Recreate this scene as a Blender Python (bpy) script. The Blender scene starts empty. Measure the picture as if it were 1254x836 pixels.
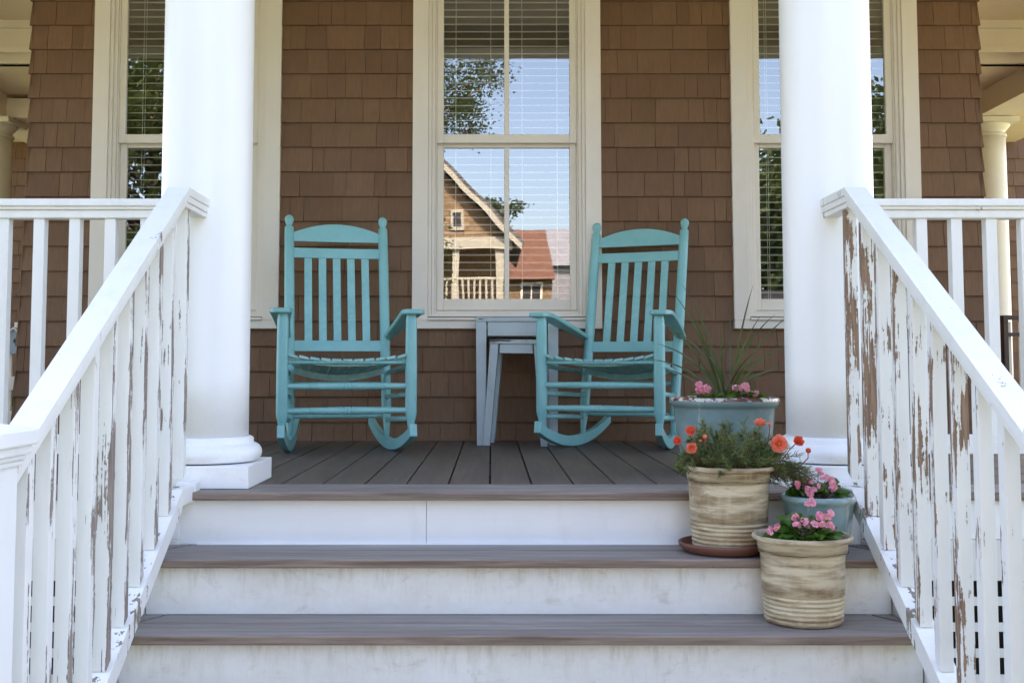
import bpy, bmesh, math, random
from mathutils import Vector, Matrix, Euler
random.seed(7)
S = bpy.context.scene
COL = S.collection
R = math.radians
PI = math.pi

# ------------------------------------------------------------------ materials
def mat(name):
    m = bpy.data.materials.new(name); m.use_nodes = True
    nt = m.node_tree
    return m, nt, nt.nodes['Principled BSDF'], nt.nodes.new, nt.links.new

def coords(nt, scale=(1, 1, 1), rnd=True):
    N, L = nt.nodes.new, nt.links.new
    tc = N('ShaderNodeTexCoord'); mp = N('ShaderNodeMapping')
    mp.inputs['Scale'].default_value = scale
    if rnd:
        oi = N('ShaderNodeObjectInfo'); ad = N('ShaderNodeVectorMath'); ad.operation = 'MULTIPLY_ADD'
        cb = N('ShaderNodeCombineXYZ')
        L(oi.outputs['Random'], cb.inputs[0]); L(oi.outputs['Random'], cb.inputs[2])
        L(cb.outputs[0], ad.inputs[0]); ad.inputs[1].default_value = (13.7, 0, 9.1)
        L(tc.outputs['Object'], ad.inputs[2]); L(ad.outputs[0], mp.inputs['Vector'])
    else:
        L(tc.outputs['Object'], mp.inputs['Vector'])
    return mp.outputs[0]

def noise(nt, vec, scale, detail=4, rough=.55, dist=0):
    n = nt.nodes.new('ShaderNodeTexNoise')
    n.inputs['Scale'].default_value = scale; n.inputs['Detail'].default_value = detail
    n.inputs['Roughness'].default_value = rough; n.inputs['Distortion'].default_value = dist
    nt.links.new(vec, n.inputs['Vector'])
    return n.outputs['Fac']

def ramp(nt, fac, stops, interp='LINEAR'):
    r = nt.nodes.new('ShaderNodeValToRGB'); cr = r.color_ramp; cr.interpolation = interp
    while len(cr.elements) < len(stops): cr.elements.new(.5)
    for e, (p, c) in zip(cr.elements, stops):
        e.position = p
        e.color = (c[0], c[1], c[2], 1) if isinstance(c, (tuple, list)) else (c, c, c, 1)
    nt.links.new(fac, r.inputs[0])
    return r.outputs[0]

def mixc(nt, fac, a, b, mode='MIX'):
    m = nt.nodes.new('ShaderNodeMix'); m.data_type = 'RGBA'; m.blend_type = mode
    for sock, v in ((m.inputs[0], fac), (m.inputs[6], a), (m.inputs[7], b)):
        if hasattr(v, 'links'): nt.links.new(v, sock)
        elif isinstance(v, (int, float)): sock.default_value = v
        else: sock.default_value = (v[0], v[1], v[2], 1)
    return m.outputs[2]

def mth(nt, op, a, b=None, c=None, clamp=False):
    m = nt.nodes.new('ShaderNodeMath'); m.operation = op; m.use_clamp = clamp
    for i, v in enumerate((a, b, c)):
        if v is None: continue
        if hasattr(v, 'links'): nt.links.new(v, m.inputs[i])
        else: m.inputs[i].default_value = v
    return m.outputs[0]

def bump(nt, p, h, strength=.3, dist=.002):
    b = nt.nodes.new('ShaderNodeBump'); b.inputs['Strength'].default_value = strength
    b.inputs['Distance'].default_value = dist
    nt.links.new(h, b.inputs['Height']); nt.links.new(b.outputs[0], p.inputs['Normal'])

def paint(name, col, rough=.5, var=.08, dirt=None, dirt_amt=.0, scale=6, bmp=.15):
    m, nt, p, N, L = mat(name)
    v = coords(nt)
    n = noise(nt, v, scale, 5)
    c = mixc(nt, ramp(nt, n, ((.3, 0), (.7, 1))), tuple(x * (1 - var) for x in col), tuple(min(1, x * (1 + var)) for x in col))
    if dirt:
        n2 = noise(nt, coords(nt, (1, 1, .35)), scale * 2.2, 7, .65)
        c = mixc(nt, ramp(nt, n2, ((.58, 0), (.75, dirt_amt))), c, dirt)
    L(c, p.inputs['Base Color']); p.inputs['Roughness'].default_value = rough
    bump(nt, p, noise(nt, v, 90, 3), bmp, .001)
    return m

def peel(name, wood_a, wood_b, thr, rndamt, white=(.83, .82, .80), fine=.75, horiz=False, edgew=0, side=0):
    """white paint flaking off old wood, in long streaks along the grain"""
    m, nt, p, N, L = mat(name)
    g = (1, 1, .035) if not horiz else (.035, .05, 1)
    A = noise(nt, coords(nt, g), 120, 5, .62, .45)
    B = noise(nt, coords(nt, (1, 1, .30) if not horiz else (.3, .3, 1)), 13, 4, .6)
    C = noise(nt, coords(nt), 85, 4, .7)
    s = mth(nt, 'MULTIPLY_ADD', A, fine, B)
    s = mth(nt, 'MULTIPLY_ADD', C, .16, s)
    if edgew:
        tc = N('ShaderNodeTexCoord'); sx = N('ShaderNodeSeparateXYZ'); L(tc.outputs['Object'], sx.inputs[0])
        ax = mth(nt, 'ABSOLUTE', sx.outputs[0]); e = mth(nt, 'MULTIPLY', mth(nt, 'SUBTRACT', ax, .010), 1 / .0065, clamp=True)
        s = mth(nt, 'MULTIPLY_ADD', mth(nt, 'MULTIPLY', e, e), edgew, s)
        if side:
            sn = N('ShaderNodeSeparateXYZ'); L(tc.outputs['Normal'], sn.inputs[0])
            s = mth(nt, 'MULTIPLY_ADD', mth(nt, 'ABSOLUTE', sn.outputs[0]), side, s)
    oi = N('ShaderNodeObjectInfo')
    t = mth(nt, 'MULTIPLY_ADD', oi.outputs['Random'], -rndamt, thr)
    d = mth(nt, 'SUBTRACT', s, t)
    mask = mth(nt, 'MULTIPLY', d, 60, clamp=True)
    edge = mth(nt, 'MULTIPLY_ADD', d, 14, .35, clamp=True)
    gr = noise(nt, coords(nt, (1, 1, .05) if not horiz else (.05, .05, 1)), 120, 5, .6, .3)
    wood = mixc(nt, ramp(nt, gr, ((.35, 0), (.65, 1))), wood_a, wood_b)
    wood = mixc(nt, edge, tuple(x * .55 for x in wood_a), wood)
    gn = noise(nt, coords(nt, (1, 1, .2)), 14, 6, .65)
    wcol = mixc(nt, ramp(nt, gn, ((.5, 0), (.8, .5))), white, (white[0] * .8, white[1] * .79, white[2] * .76))
    L(mixc(nt, mask, wcol, wood), p.inputs['Base Color'])
    L(mth(nt, 'MULTIPLY_ADD', mask, .35, .5), p.inputs['Roughness'])
    h = mth(nt, 'MULTIPLY_ADD', mask, -1.0, mth(nt, 'MULTIPLY', gr, .35))
    bump(nt, p, h, .6, .0015)
    return m

M = {}
M['white'] = paint('white_paint', (.84, .84, .84), .42, .03, (.55, .53, .49), .25, 5)
def column_mat():
    m, nt, p, N, L = mat('column_paint')
    n = noise(nt, coords(nt, (1, 1, .3)), 5, 6, .65); fine = noise(nt, coords(nt), 70, 5, .7); br = noise(nt, coords(nt, (1, 1, .08)), 60, 4, .6)
    tc = N('ShaderNodeTexCoord'); sx = N('ShaderNodeSeparateXYZ'); L(tc.outputs['Object'], sx.inputs[0])
    low = mth(nt, 'MULTIPLY_ADD', sx.outputs[2], -2.4, 1.0, clamp=True)     # splashed dirt round the foot
    c = mixc(nt, ramp(nt, n, ((.35, 0), (.75, .5))), (.88, .88, .885), (.83, .825, .815))
    c = mixc(nt, mth(nt, 'MULTIPLY', low, ramp(nt, fine, ((.52, 0), (.70, .25)))), c, (.62, .59, .53))
    c = mixc(nt, ramp(nt, fine, ((.74, 0), (.77, .5))), c, (.45, .42, .38))
    L(c, p.inputs['Base Color']); p.inputs['Roughness'].default_value = .4
    bump(nt, p, br, .2, .0012)
    return m
M['column'] = column_mat()
M['rail_white'] = peel('rail_paint', (.2, .15, .12), (.32, .26, .22), 1.24, .06)
M['peel_grey'] = peel('flaking_paint_grey_wood', (.20, .15, .125), (.36, .30, .26), 1.175, .11, edgew=.08, side=.08)
M['peel_brown'] = peel('flaking_paint_brown_wood', (.19, .115, .072), (.36, .235, .16), 1.115, .25, edgew=.05, fine=.6)
M['peel_rail'] = peel('flaking_handrail', (.2, .15, .12), (.34, .28, .24), 1.19, .02)
M['peel_bottom'] = peel('flaking_bottom_rail', (.2, .17, .13), (.34, .29, .24), .785, .02, fine=.2)
M['trim'] = paint('cream_trim', (.74, .69, .62), .45, .03, (.5, .45, .38), .2, 4)
M['sash'] = paint('sash_paint', (.73, .68, .60), .42, .03)
M['ceiling'] = paint('ceiling_paint', (.78, .66, .47), .5, .04)
M['beam'] = paint('beam_paint', (.80, .73, .58), .5, .03)
M['cream'] = paint('cream_column', (.76, .72, .60), .45, .03)
def turq_mat():
    m, nt, p, N, L = mat('turquoise_paint')
    n = noise(nt, coords(nt), 6, 5); st = noise(nt, coords(nt, (1, 1, .12)), 130, 4, .6)
    ch_ = noise(nt, coords(nt), 38, 6, .7); geo = N('ShaderNodeNewGeometry')
    c = mixc(nt, ramp(nt, n, ((.3, 0), (.7, 1))), (.165, .44, .455), (.225, .52, .53))
    c = mixc(nt, ramp(nt, st, ((.55, 0), (.75, .35))), c, (.15, .36, .37))
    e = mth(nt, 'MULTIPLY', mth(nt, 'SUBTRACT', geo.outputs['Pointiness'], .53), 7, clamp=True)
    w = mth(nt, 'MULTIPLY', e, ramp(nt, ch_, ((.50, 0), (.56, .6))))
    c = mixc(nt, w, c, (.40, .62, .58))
    c = mixc(nt, ramp(nt, ch_, ((.72, 0), (.75, .7))), c, (.12, .20, .19))
    L(c, p.inputs['Base Color']); p.inputs['Roughness'].default_value = .36
    bump(nt, p, st, .25, .0012)
    return m
M['turq'] = turq_mat()
M['bluegrey'] = paint('blue_grey_paint', (.38, .455, .49), .5, .06, (.2, .24, .26), .5, 8)
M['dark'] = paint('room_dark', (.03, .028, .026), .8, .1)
M['blind'] = paint('blind_slat', (.82, .81, .78), .5, .02)
M['soil'] = paint('soil', (.035, .025, .018), .95, .4, scale=60, bmp=1)
M['black'] = paint('black_metal', (.03, .028, .026), .5, .1)
M['darkwood'] = paint('dark_wood', (.075, .055, .042), .6, .2)
M['roof_red'] = paint('red_roof', (.155, .07, .042), .8, .15, scale=4)
M['roof_grey'] = paint('grey_roof', (.24, .24, .26), .8, .1, scale=4)
M['lattice'] = paint('lattice_white', (.72, .70, .66), .6, .06, (.45, .42, .36), .4, 9)
M['house_blue'] = paint('birdhouse_blue', (.30, .37, .42), .6, .06)

def shingle_mat():
    m, nt, p, N, L = mat('cedar_shingle')
    at = N('ShaderNodeAttribute'); at.attribute_name = 'tone'
    g = noise(nt, coords(nt, (1, 1, .06), False), 90, 5, .6)
    big = noise(nt, coords(nt, (1, 1, 1), False), 2.2, 5, .6)
    c = mixc(nt, at.outputs['Fac'], (.155, .078, .038), (.205, .110, .057))
    c = mixc(nt, ramp(nt, g, ((.35, .35), (.6, 0))), c, (.085, .045, .028))
    c = mixc(nt, ramp(nt, big, ((.45, 0), (.7, .35))), c, (.20, .12, .075))
    c = mixc(nt, ramp(nt, noise(nt, coords(nt, (1, 1, .4), False), 9, 6, .7), ((.56, 0), (.72, .4))), c, (.12, .07, .045))
    L(c, p.inputs['Base Color']); p.inputs['Roughness'].default_value = .72
    bump(nt, p, g, .35, .002)
    return m
M['shingle'] = shingle_mat()

def wood_mat(name, a, b, axis, dark=(.06, .045, .04), rough=.65, contrast=1):
    m, nt, p, N, L = mat(name)
    g = {'x': (.045, 1, 1), 'y': (1, .045, 1)}[axis]
    n1 = noise(nt, coords(nt, g), 55, 7, .65, .25)
    n2 = noise(nt, coords(nt, tuple(min(1, k * 3) for k in g)), 9, 5, .6)
    n3 = noise(nt, coords(nt, g), 170, 4, .6)
    c = mixc(nt, ramp(nt, n1, ((.3, 0), (.7, 1))), a, b)
    c = mixc(nt, ramp(nt, n2, ((.35, 0), (.7, .5))), c, tuple(x * .62 for x in a))
    c = mixc(nt, ramp(nt, n3, ((.28, .55 * contrast), (.42, 0))), c, dark)
    if name == 'tread_wood':      # the cut front edges have kept a browner tone
        geo = N('ShaderNodeNewGeometry'); sn = N('ShaderNodeSeparateXYZ'); L(geo.outputs['True Normal'], sn.inputs[0])
        f = mth(nt, 'MULTIPLY', sn.outputs[1], -1.0, clamp=True)
        c = mixc(nt, f, c, mixc(nt, ramp(nt, n1, ((.35, 0), (.6, 1))), (.13, .085, .062), (.29, .215, .175)))
        sp = noise(nt, coords(nt), 60, 4, .7)
        c = mixc(nt, ramp(nt, sp, ((.68, 0), (.72, .6))), c, (.09, .07, .06))
    L(c, p.inputs['Base Color']); p.inputs['Roughness'].default_value = rough
    bump(nt, p, n1, .5, .002)
    return m
M['deck'] = wood_mat('deck_board', (.092, .073, .058), (.145, .116, .094), 'y', rough=.6, contrast=.6)
M['tread'] = wood_mat('tread_wood', (.185, .158, .140), (.36, .32, .295), 'x', rough=.6, contrast=1.3)
M['tread_edge'] = wood_mat('tread_edge_wood', (.21, .155, .13), (.32, .255, .22), 'x', rough=.7)

def riser_mat():
    m, nt, p, N, L = mat('stained_riser')
    n = noise(nt, coords(nt, (.7, 1, 1)), 5, 8, .7)
    dr = noise(nt, coords(nt, (1, 1, .22)), 34, 6, .7)
    bl = noise(nt, coords(nt, (.6, 1, 1)), 17, 7, .75, .4)
    sp = noise(nt, coords(nt), 75, 3, .6)
    tc = N('ShaderNodeTexCoord'); sx = N('ShaderNodeSeparateXYZ'); L(tc.outputs['Object'], sx.inputs[0])
    oi = N('ShaderNodeObjectInfo')
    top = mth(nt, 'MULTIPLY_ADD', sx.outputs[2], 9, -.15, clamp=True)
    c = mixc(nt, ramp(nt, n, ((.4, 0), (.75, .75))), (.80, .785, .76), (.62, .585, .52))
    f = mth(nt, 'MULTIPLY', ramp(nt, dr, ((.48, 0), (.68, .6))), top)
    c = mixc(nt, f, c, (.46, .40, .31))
    c = mixc(nt, ramp(nt, bl, ((.56, 0), (.66, .55))), c, (.52, .49, .43))
    c = mixc(nt, ramp(nt, sp, ((.76, 0), (.79, .8))), c, (.16, .13, .10))
    L(c, p.inputs['Base Color']); p.inputs['Roughness'].default_value = .5
    bump(nt, p, n, .2, .002)
    return m
M['riser'] = riser_mat()
M['riser_clean'] = paint('riser_white', (.80, .79, .79), .45, .03, (.6, .57, .52), .3, 5)

def pot_mat():
    m, nt, p, N, L = mat('banded_stoneware')
    v = coords(nt, (.12, .12, 1))
    st = noise(nt, v, 46, 7, .62, .1)
    bl = noise(nt, coords(nt, (.55, .55, 1.9)), 10, 7, .7, .2)
    dr = noise(nt, coords(nt, (1, 1, .12)), 45, 4, .6)
    c = mixc(nt, ramp(nt, st, ((.36, 0), (.58, 1))), (.25, .165, .085), (.61, .51, .345))
    c = mixc(nt, ramp(nt, bl, ((.55, 0), (.63, .65))), c, (.25, .155, .075))
    c = mixc(nt, ramp(nt, dr, ((.5, 0), (.75, .4))), c, (.62, .545, .40))
    geo = N('ShaderNodeNewGeometry')
    L(c, p.inputs['Base Color']); p.inputs['Roughness'].default_value = .45
    p.inputs['Coat Weight'].default_value = .15
    bump(nt, p, st, .5, .002)
    return m
M['pot'] = pot_mat()

def glaze_mat(name, z0, z1):
    m, nt, p, N, L = mat(name)
    v = coords(nt)
    n = noise(nt, v, 8, 5)
    dr = noise(nt, coords(nt, (1, 1, .10)), 22, 4, .6)
    c = mixc(nt, ramp(nt, n, ((.35, 0), (.7, 1))), (.17, .275, .279), (.26, .37, .375))
    c = mixc(nt, ramp(nt, dr, ((.62, 0), (.69, .75))), c, (.50, .54, .45))
    tc = N('ShaderNodeTexCoord'); sx = N('ShaderNodeSeparateXYZ'); L(tc.outputs['Object'], sx.inputs[0])
    e = noise(nt, coords(nt, (1, 1, .6)), 32, 5, .7)
    zz = mth(nt, 'MULTIPLY_ADD', e, .010, sx.outputs[2])
    k = mth(nt, 'MULTIPLY', mth(nt, 'SUBTRACT', zz, z0), 900, clamp=True)
    rimc = mixc(nt, ramp(nt, noise(nt, coords(nt), 26, 4), ((.46, 0), (.50, 1))), (.62, .58, .56), (.16, .055, .05))
    c = mixc(nt, k, c, rimc)
    L(c, p.inputs['Base Color']); p.inputs['Roughness'].default_value = .22
    p.inputs['Coat Weight'].default_value = .3
    bump(nt, p, e, .15, .002)
    return m
M['glaze_big'] = glaze_mat('blue_glaze_chipped', .262, 0)
M['glaze_small'] = glaze_mat('blue_glaze', .1722, 0)
M['terracotta'] = paint('terracotta_saucer', (.16, .062, .042), .55, .15, (.10, .05, .04), .6, 9)

def leafmat(name, a, b, rough=.45, scale=14, trans=.25, inner=None):
    m, nt, p, N, L = mat(name)
    n = noise(nt, coords(nt), scale, 3)
    c = mixc(nt, ramp(nt, n, ((.35, 0), (.65, 1))), a, b)
    if inner:
        at = N('ShaderNodeAttribute'); at.attribute_name = 'tone'; c = mixc(nt, at.outputs['Fac'], c, inner)
    L(c, p.inputs['Base Color'])
    p.inputs['Roughness'].default_value = rough
    out = nt.nodes['Material Output']
    tr = N('ShaderNodeBsdfTranslucent'); tr.inputs['Color'].default_value = (b[0] * 1.3, b[1] * 1.4, b[2], 1)
    mx = N('ShaderNodeMixShader'); mx.inputs[0].default_value = trans
    L(p.outputs[0], mx.inputs[1]); L(tr.outputs[0], mx.inputs[2]); L(mx.outputs[0], out.inputs[0])
    return m
M['needle'] = leafmat('moss_rose_needles', (.07, .12, .03), (.25, .31, .10), .4, 26)
M['begonia_leaf'] = leafmat('begonia_leaf', (.035, .10, .015), (.09, .21, .03), .25, 30)
M['spike_leaf'] = leafmat('spike_leaf', (.04, .075, .022), (.105, .14, .045), .35, 6)
M['spike_red'] = leafmat('spike_leaf_red', (.09, .03, .03), (.12, .06, .04), .35, 6)
M['tree_leaf'] = leafmat('tree_leaf', (.03, .055, .016), (.10, .125, .04), .5, 1.1, .3)
M['bush_leaf'] = leafmat('bush_leaf', (.03, .08, .01), (.10, .2, .02), .45, 12)
M['petal_coral'] = leafmat('petal_coral', (.80, .19, .13), (.92, .36, .28), .5, 60, .2, (.72, .10, .02))
M['petal_red'] = leafmat('petal_red', (.72, .06, .03), (.88, .20, .12), .5, 60, .2, (.5, .03, .01))
M['petal_pink'] = leafmat('petal_pink', (.62, .07, .22), (.87, .42, .54), .5, 110, .2)
M['yellow'] = paint('stamen_yellow', (.75, .45, .05), .6)
M['stem'] = paint('stem', (.20, .10, .06), .6, .2)
M['bark'] = paint('bark', (.12, .09, .07), .9, .3, scale=12, bmp=1)

def glass_mat():
    m, nt, p, N, L = mat('window_glass')
    nt.nodes.remove(p)
    gl = N('ShaderNodeBsdfGlossy'); gl.inputs['Roughness'].default_value = .004
    gl.inputs['Color'].default_value = (1, 1, 1, 1)
    tr = N('ShaderNodeBsdfTransparent'); tr.inputs['Color'].default_value = (.94, .955, .95, 1)
    lw = N('ShaderNodeFresnel'); lw.inputs['IOR'].default_value = 1.85
    f = mth(nt, 'MULTIPLY', lw.outputs[0], 2.0, clamp=True)
    n = noise(nt, coords(nt, (1, 1, 1)), 1.6, 2)
    b = N('ShaderNodeBump'); b.inputs['Strength'].default_value = .18; b.inputs['Distance'].default_value = .004
    L(n, b.inputs['Height']); L(b.outputs[0], gl.inputs['Normal'])
    mx = N('ShaderNodeMixShader'); L(f, mx.inputs[0]); L(tr.outputs[0], mx.inputs[1]); L(gl.outputs[0], mx.inputs[2])
    L(mx.outputs[0], nt.nodes['Material Output'].inputs[0])
    return m
M['glass'] = glass_mat()

def ground_mat(name, cols, scale, rough=.9):
    m, nt, p, N, L = mat(name)
    n = noise(nt, coords(nt, rnd=False), scale, 8, .7)
    n2 = noise(nt, coords(nt, rnd=False), scale * .05, 4, .6)
    c = mixc(nt, ramp(nt, n, ((.35, 0), (.65, 1))), cols[0], cols[1])
    c = mixc(nt, ramp(nt, n2, ((.4, 0), (.7, .5))), c, cols[2])
    L(c, p.inputs['Base Color']); p.inputs['Roughness'].default_value = rough
    bump(nt, p, n, .6, .02)
    return m
M['lawn'] = ground_mat('lawn', ((.10, .115, .045), (.17, .18, .08), (.20, .19, .11)), 30)
M['path'] = ground_mat('concrete_path', ((.26, .25, .235), (.33, .315, .29), (.24, .23, .21)), 40)
M['asphalt'] = ground_mat('asphalt', ((.05, .05, .05), (.08, .08, .08), (.06, .06, .06)), 60)

def brickish(name, c1, c2, mortar, sx, sy):
    m, nt, p, N, L = mat(name)
    tc = N('ShaderNodeTexCoord'); mp = N('ShaderNodeMapping'); mp.inputs['Rotation'].default_value = (R(90), 0, 0)
    b = N('ShaderNodeTexBrick'); b.inputs['Scale'].default_value = 1
    b.inputs['Brick Width'].default_value = sx; b.inputs['Row Height'].default_value = sy
    b.inputs['Mortar Size'].default_value = .012
    b.inputs['Color1'].default_value = (*c1, 1); b.inputs['Color2'].default_value = (*c2, 1); b.inputs['Mortar'].default_value = (*mortar, 1)
    L(tc.outputs['Object'], mp.inputs[0]); L(mp.outputs[0], b.inputs['Vector']); L(b.outputs['Color'], p.inputs['Base Color'])
    p.inputs['Roughness'].default_value = .8
    return m
M['tan_shingle'] = brickish('tan_shingle_wall', (.30, .20, .105), (.22, .14, .07), (.10, .065, .04), .25, .16)
M['brown_wall'] = brickish('brown_shingle_upper', (.19, .11, .07), (.15, .08, .05), (.05, .03, .02), .2, .13)
M['roof_tile'] = brickish('dark_roof', (.10, .09, .085), (.14, .125, .115), (.04, .04, .04), .3, .2)

# ------------------------------------------------------------------ mesh builder
class MB:
    def __init__(self):
        self.v = []; self.f = []; self.tone = []; self.sm = []
    def add(self, vs, fs, tone=.5, smooth=False):
        o = len(self.v); self.v += [tuple(x) for x in vs]
        for f in fs: self.f.append(tuple(i + o for i in f)); self.tone.append(tone); self.sm.append(smooth)
    def hexa(self, p, tone=.5):   # 8 corners: 4 bottom (ccw) 4 top
        self.add(p, [(3, 2, 1, 0), (4, 5, 6, 7), (0, 1, 5, 4), (1, 2, 6, 5), (2, 3, 7, 6), (3, 0, 4, 7)], tone)
    def box(self, x0, x1, y0, y1, z0, z1, tone=.5):
        self.hexa([(x0, y0, z0), (x1, y0, z0), (x1, y1, z0), (x0, y1, z0), (x0, y0, z1), (x1, y0, z1), (x1, y1, z1), (x0, y1, z1)], tone)
    def prism(self, poly, vec, tone=.5, smooth=False):   # poly: list of 3d pts, extruded by vec
        n = len(poly); vec = Vector(vec)
        a = [Vector(q) for q in poly]; b = [q + vec for q in a]
        fs = [tuple(range(n))[::-1], tuple(range(n, 2 * n))]
        self.add(a + b, fs, tone)
        self.add(a + b, [(i, (i + 1) % n, n + (i + 1) % n, n + i) for i in range(n)], tone, smooth)
    def lathe(self, prof, seg=32, c=(0, 0, 0), smooth=True, cap=True):
        vs = []; n = len(prof)
        for r, z in prof:
            for k in range(seg):
                t = 2 * PI * k / seg; vs.append((c[0] + r * math.cos(t), c[1] + r * math.sin(t), c[2] + z))
        fs = [(i * seg + k, i * seg + (k + 1) % seg, (i + 1) * seg + (k + 1) % seg, (i + 1) * seg + k) for i in range(n - 1) for k in range(seg)]
        self.add(vs, fs, .5, smooth)
        if cap:
            o = len(self.v) - len(vs)
            self.f.append(tuple(o + k for k in range(seg))[::-1]); self.tone.append(.5); self.sm.append(False)
            self.f.append(tuple(o + (n - 1) * seg + k for k in range(seg))); self.tone.append(.5); self.sm.append(False)
    def tube(self, pts, rad, seg=12, smooth=True, cap=True):   # pts: path, rad: float or list
        pts = [Vector(q) for q in pts]; n = len(pts)
        if not hasattr(rad, '__len__'): rad = [rad] * n
        vs = []; up = None
        for i, q in enumerate(pts):
            d = (pts[min(i + 1, n - 1)] - pts[max(i - 1, 0)]).normalized()
            if up is None:
                up = Vector((0, 0, 1)) if abs(d.z) < .9 else Vector((1, 0, 0))
            a = d.cross(up).normalized(); b = a.cross(d).normalized(); up = b
            for k in range(seg):
                t = 2 * PI * k / seg; vs.append(q + (a * math.cos(t) + b * math.sin(t)) * rad[i])
        fs = [(i * seg + k, i * seg + (k + 1) % seg, (i + 1) * seg + (k + 1) % seg, (i + 1) * seg + k) for i in range(n - 1) for k in range(seg)]
        fs = [f[::-1] for f in fs]
        o = len(self.v)
        self.add(vs, fs, .5, smooth)
        if cap:
            self.f.append(tuple(o + k for k in range(seg))); self.tone.append(.5); self.sm.append(False)
            self.f.append(tuple(o + (n - 1) * seg + k for k in range(seg))[::-1]); self.tone.append(.5); self.sm.append(False)
    def build(self, name, m, parent=None, bevel=0, recalc=False, loc=(0, 0, 0)):
        me = bpy.data.meshes.new(name); me.from_pydata(self.v, [], self.f)
        at = me.attributes.new('tone', 'FLOAT', 'FACE')
        at.data.foreach_set('value', self.tone)
        me.polygons.foreach_set('use_smooth', self.sm)
        me.materials.append(m); me.update()
        if recalc:
            bm = bmesh.new(); bm.from_mesh(me); bmesh.ops.recalc_face_normals(bm, faces=bm.faces); bm.to_mesh(me); bm.free()
        o = bpy.data.objects.new(name, me); COL.objects.link(o); o.location = loc
        if parent: o.parent = parent
        if bevel:
            b = o.modifiers.new('bevel', 'BEVEL'); b.width = bevel; b.segments = 2; b.limit_method = 'ANGLE'; b.angle_limit = R(40)
        return o

def thing(name, label, cat, loc=(0, 0, 0), rz=0, group=None, rot=None):
    o = bpy.data.objects.new(name, None); COL.objects.link(o); o.empty_display_size = .1
    o.location = loc; o.rotation_euler = rot or (0, 0, rz)
    o['label'] = label; o['category'] = cat
    if group: o['group'] = group
    return o
def tag(o, label, cat, group=None):
    o['label'] = label; o['category'] = cat
    if group: o['group'] = group
    return o
def struct(o): o['kind'] = 'structure'; return o
def copy_tree(o, parent=None):
    c = o.copy(); COL.objects.link(c); c.parent = parent
    for ch in list(o.children): copy_tree(ch, c)
    return c

WALL = 2.514      # plane of the shingled front wall
ROW = .1317       # shingle course height
GZ = -.97         # garden level

# ------------------------------------------------------------------ ground
g = MB(); g.add([(-90, -120, GZ), (90, -120, GZ), (90, 60, GZ), (-90, 60, GZ)], [(0, 1, 2, 3)]); struct(g.build('ground', M['lawn']))
g = MB(); g.box(-.95, 1.13, -9.5, -.9, GZ - .05, GZ + .03); struct(g.build('path', M['path']))
g = MB(); g.box(-90, 90, -17.5, -11, GZ - .05, GZ + .012); struct(g.build('road', M['asphalt']))
g = MB(); g.box(-90, 90, -11, -9.5, GZ - .05, GZ + .12); struct(g.build('pavement', M['path']))

# ------------------------------------------------------------------ deck floor
BW = .1372
SX0, SX1 = -.925, 1.107    # ends of the steps
d = MB()
x = -.004 - BW * 40
while x < 5.6:
    d.box(x + .003, x + BW - .003, .292, 7.35, -.025 + random.uniform(-.0006, .0006), random.uniform(-.0008, .0008)); x += BW
struct(d.build('porch_floor', M['deck'], bevel=.002))
d = MB()
d.box(-5.5, 5.5, .16, .289, -.025, 0.0); d.box(-5.5, 5.5, .040, .157, -.025, -.0002)
struct(d.build('porch_floor_edge', M['tread'], bevel=.004))

# ------------------------------------------------------------------ steps
st = thing('porch_steps', 'weathered grey wooden steps with stained white risers leading up to the porch', 'steps', (.09, .04, GZ))
XA, XB = -1.0, 1.157       # the treads run out under both railings
def tread(yf, yb, z):
    ym = yf + (yb - yf) * .60; ox, oy, oz = -.09, -.04, -GZ
    b = MB(); b.box(XA, XB, yf, ym - .0015, z - .025, z)
    # rear board with diagonal cuts and separate end pieces
    g = .0035; c0, c1 = .075, .018
    yr = yb; y1 = ym + .0015
    b.prism([(XA + c1 + g, y1, z - .025), (XB - c1 - g, y1, z - .025), (XB - c0 - g, yr, z - .025), (XA + c0 + g, yr, z - .025)], (0, 0, .0246))
    b.prism([(XA, y1, z - .025), (XA + c1 - g, y1, z - .025), (XA + c0 - g, yr, z - .025), (XA, yr, z - .025)], (0, 0, .0262))
    b.prism([(XB - c1 + g, y1, z - .025), (XB, y1, z - .025), (XB, yr, z - .025), (XB - c0 + g, yr, z - .025)], (0, 0, .0262))
    b.build('tread', M['tread'], st, bevel=.004, recalc=True, loc=(ox, oy, oz))
tread(-.206, .064, -.162)
tread(-.438, -.178, -.322)
tread(-.68, -.41, -.484)
tread(-.92, -.65, -.646)
tread(-1.16, -.89, -.808)
def riser(y, z0, z1, m, seam=None):
    zc = (z0 + z1) / 2
    b = MB()
    if seam is not None:
        b.box(XA + .01 - .09, seam - .0005 - .09, 0, .018, z0 - z1, 0); b.box(seam + .0005 - .09, XB - .01 - .09, 0.001, .018, z0 - z1, 0)
    else: b.box(XA + .012 - .09, XB - .012 - .09, 0, .018, z0 - z1, 0)
    # local origin half way up, so the stains start near the top edge
    b.v = [(p[0], p[1], p[2] + (z1 - z0)) for p in b.v]
    b.build('riser', m, st, bevel=.0015, loc=(0, y - .04, z0 - GZ))
riser(.066, -.162, -.0255, M['riser_clean'], -.20)
riser(-.176, -.322, -.1875, M['riser'])
riser(-.408, -.484, -.3475, M['riser'])
riser(-.648, -.646, -.5095, M['riser'])
riser(-.888, -.808, -.6715, M['riser'])
riser(-1.128, GZ, -.8335, M['riser'])
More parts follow.
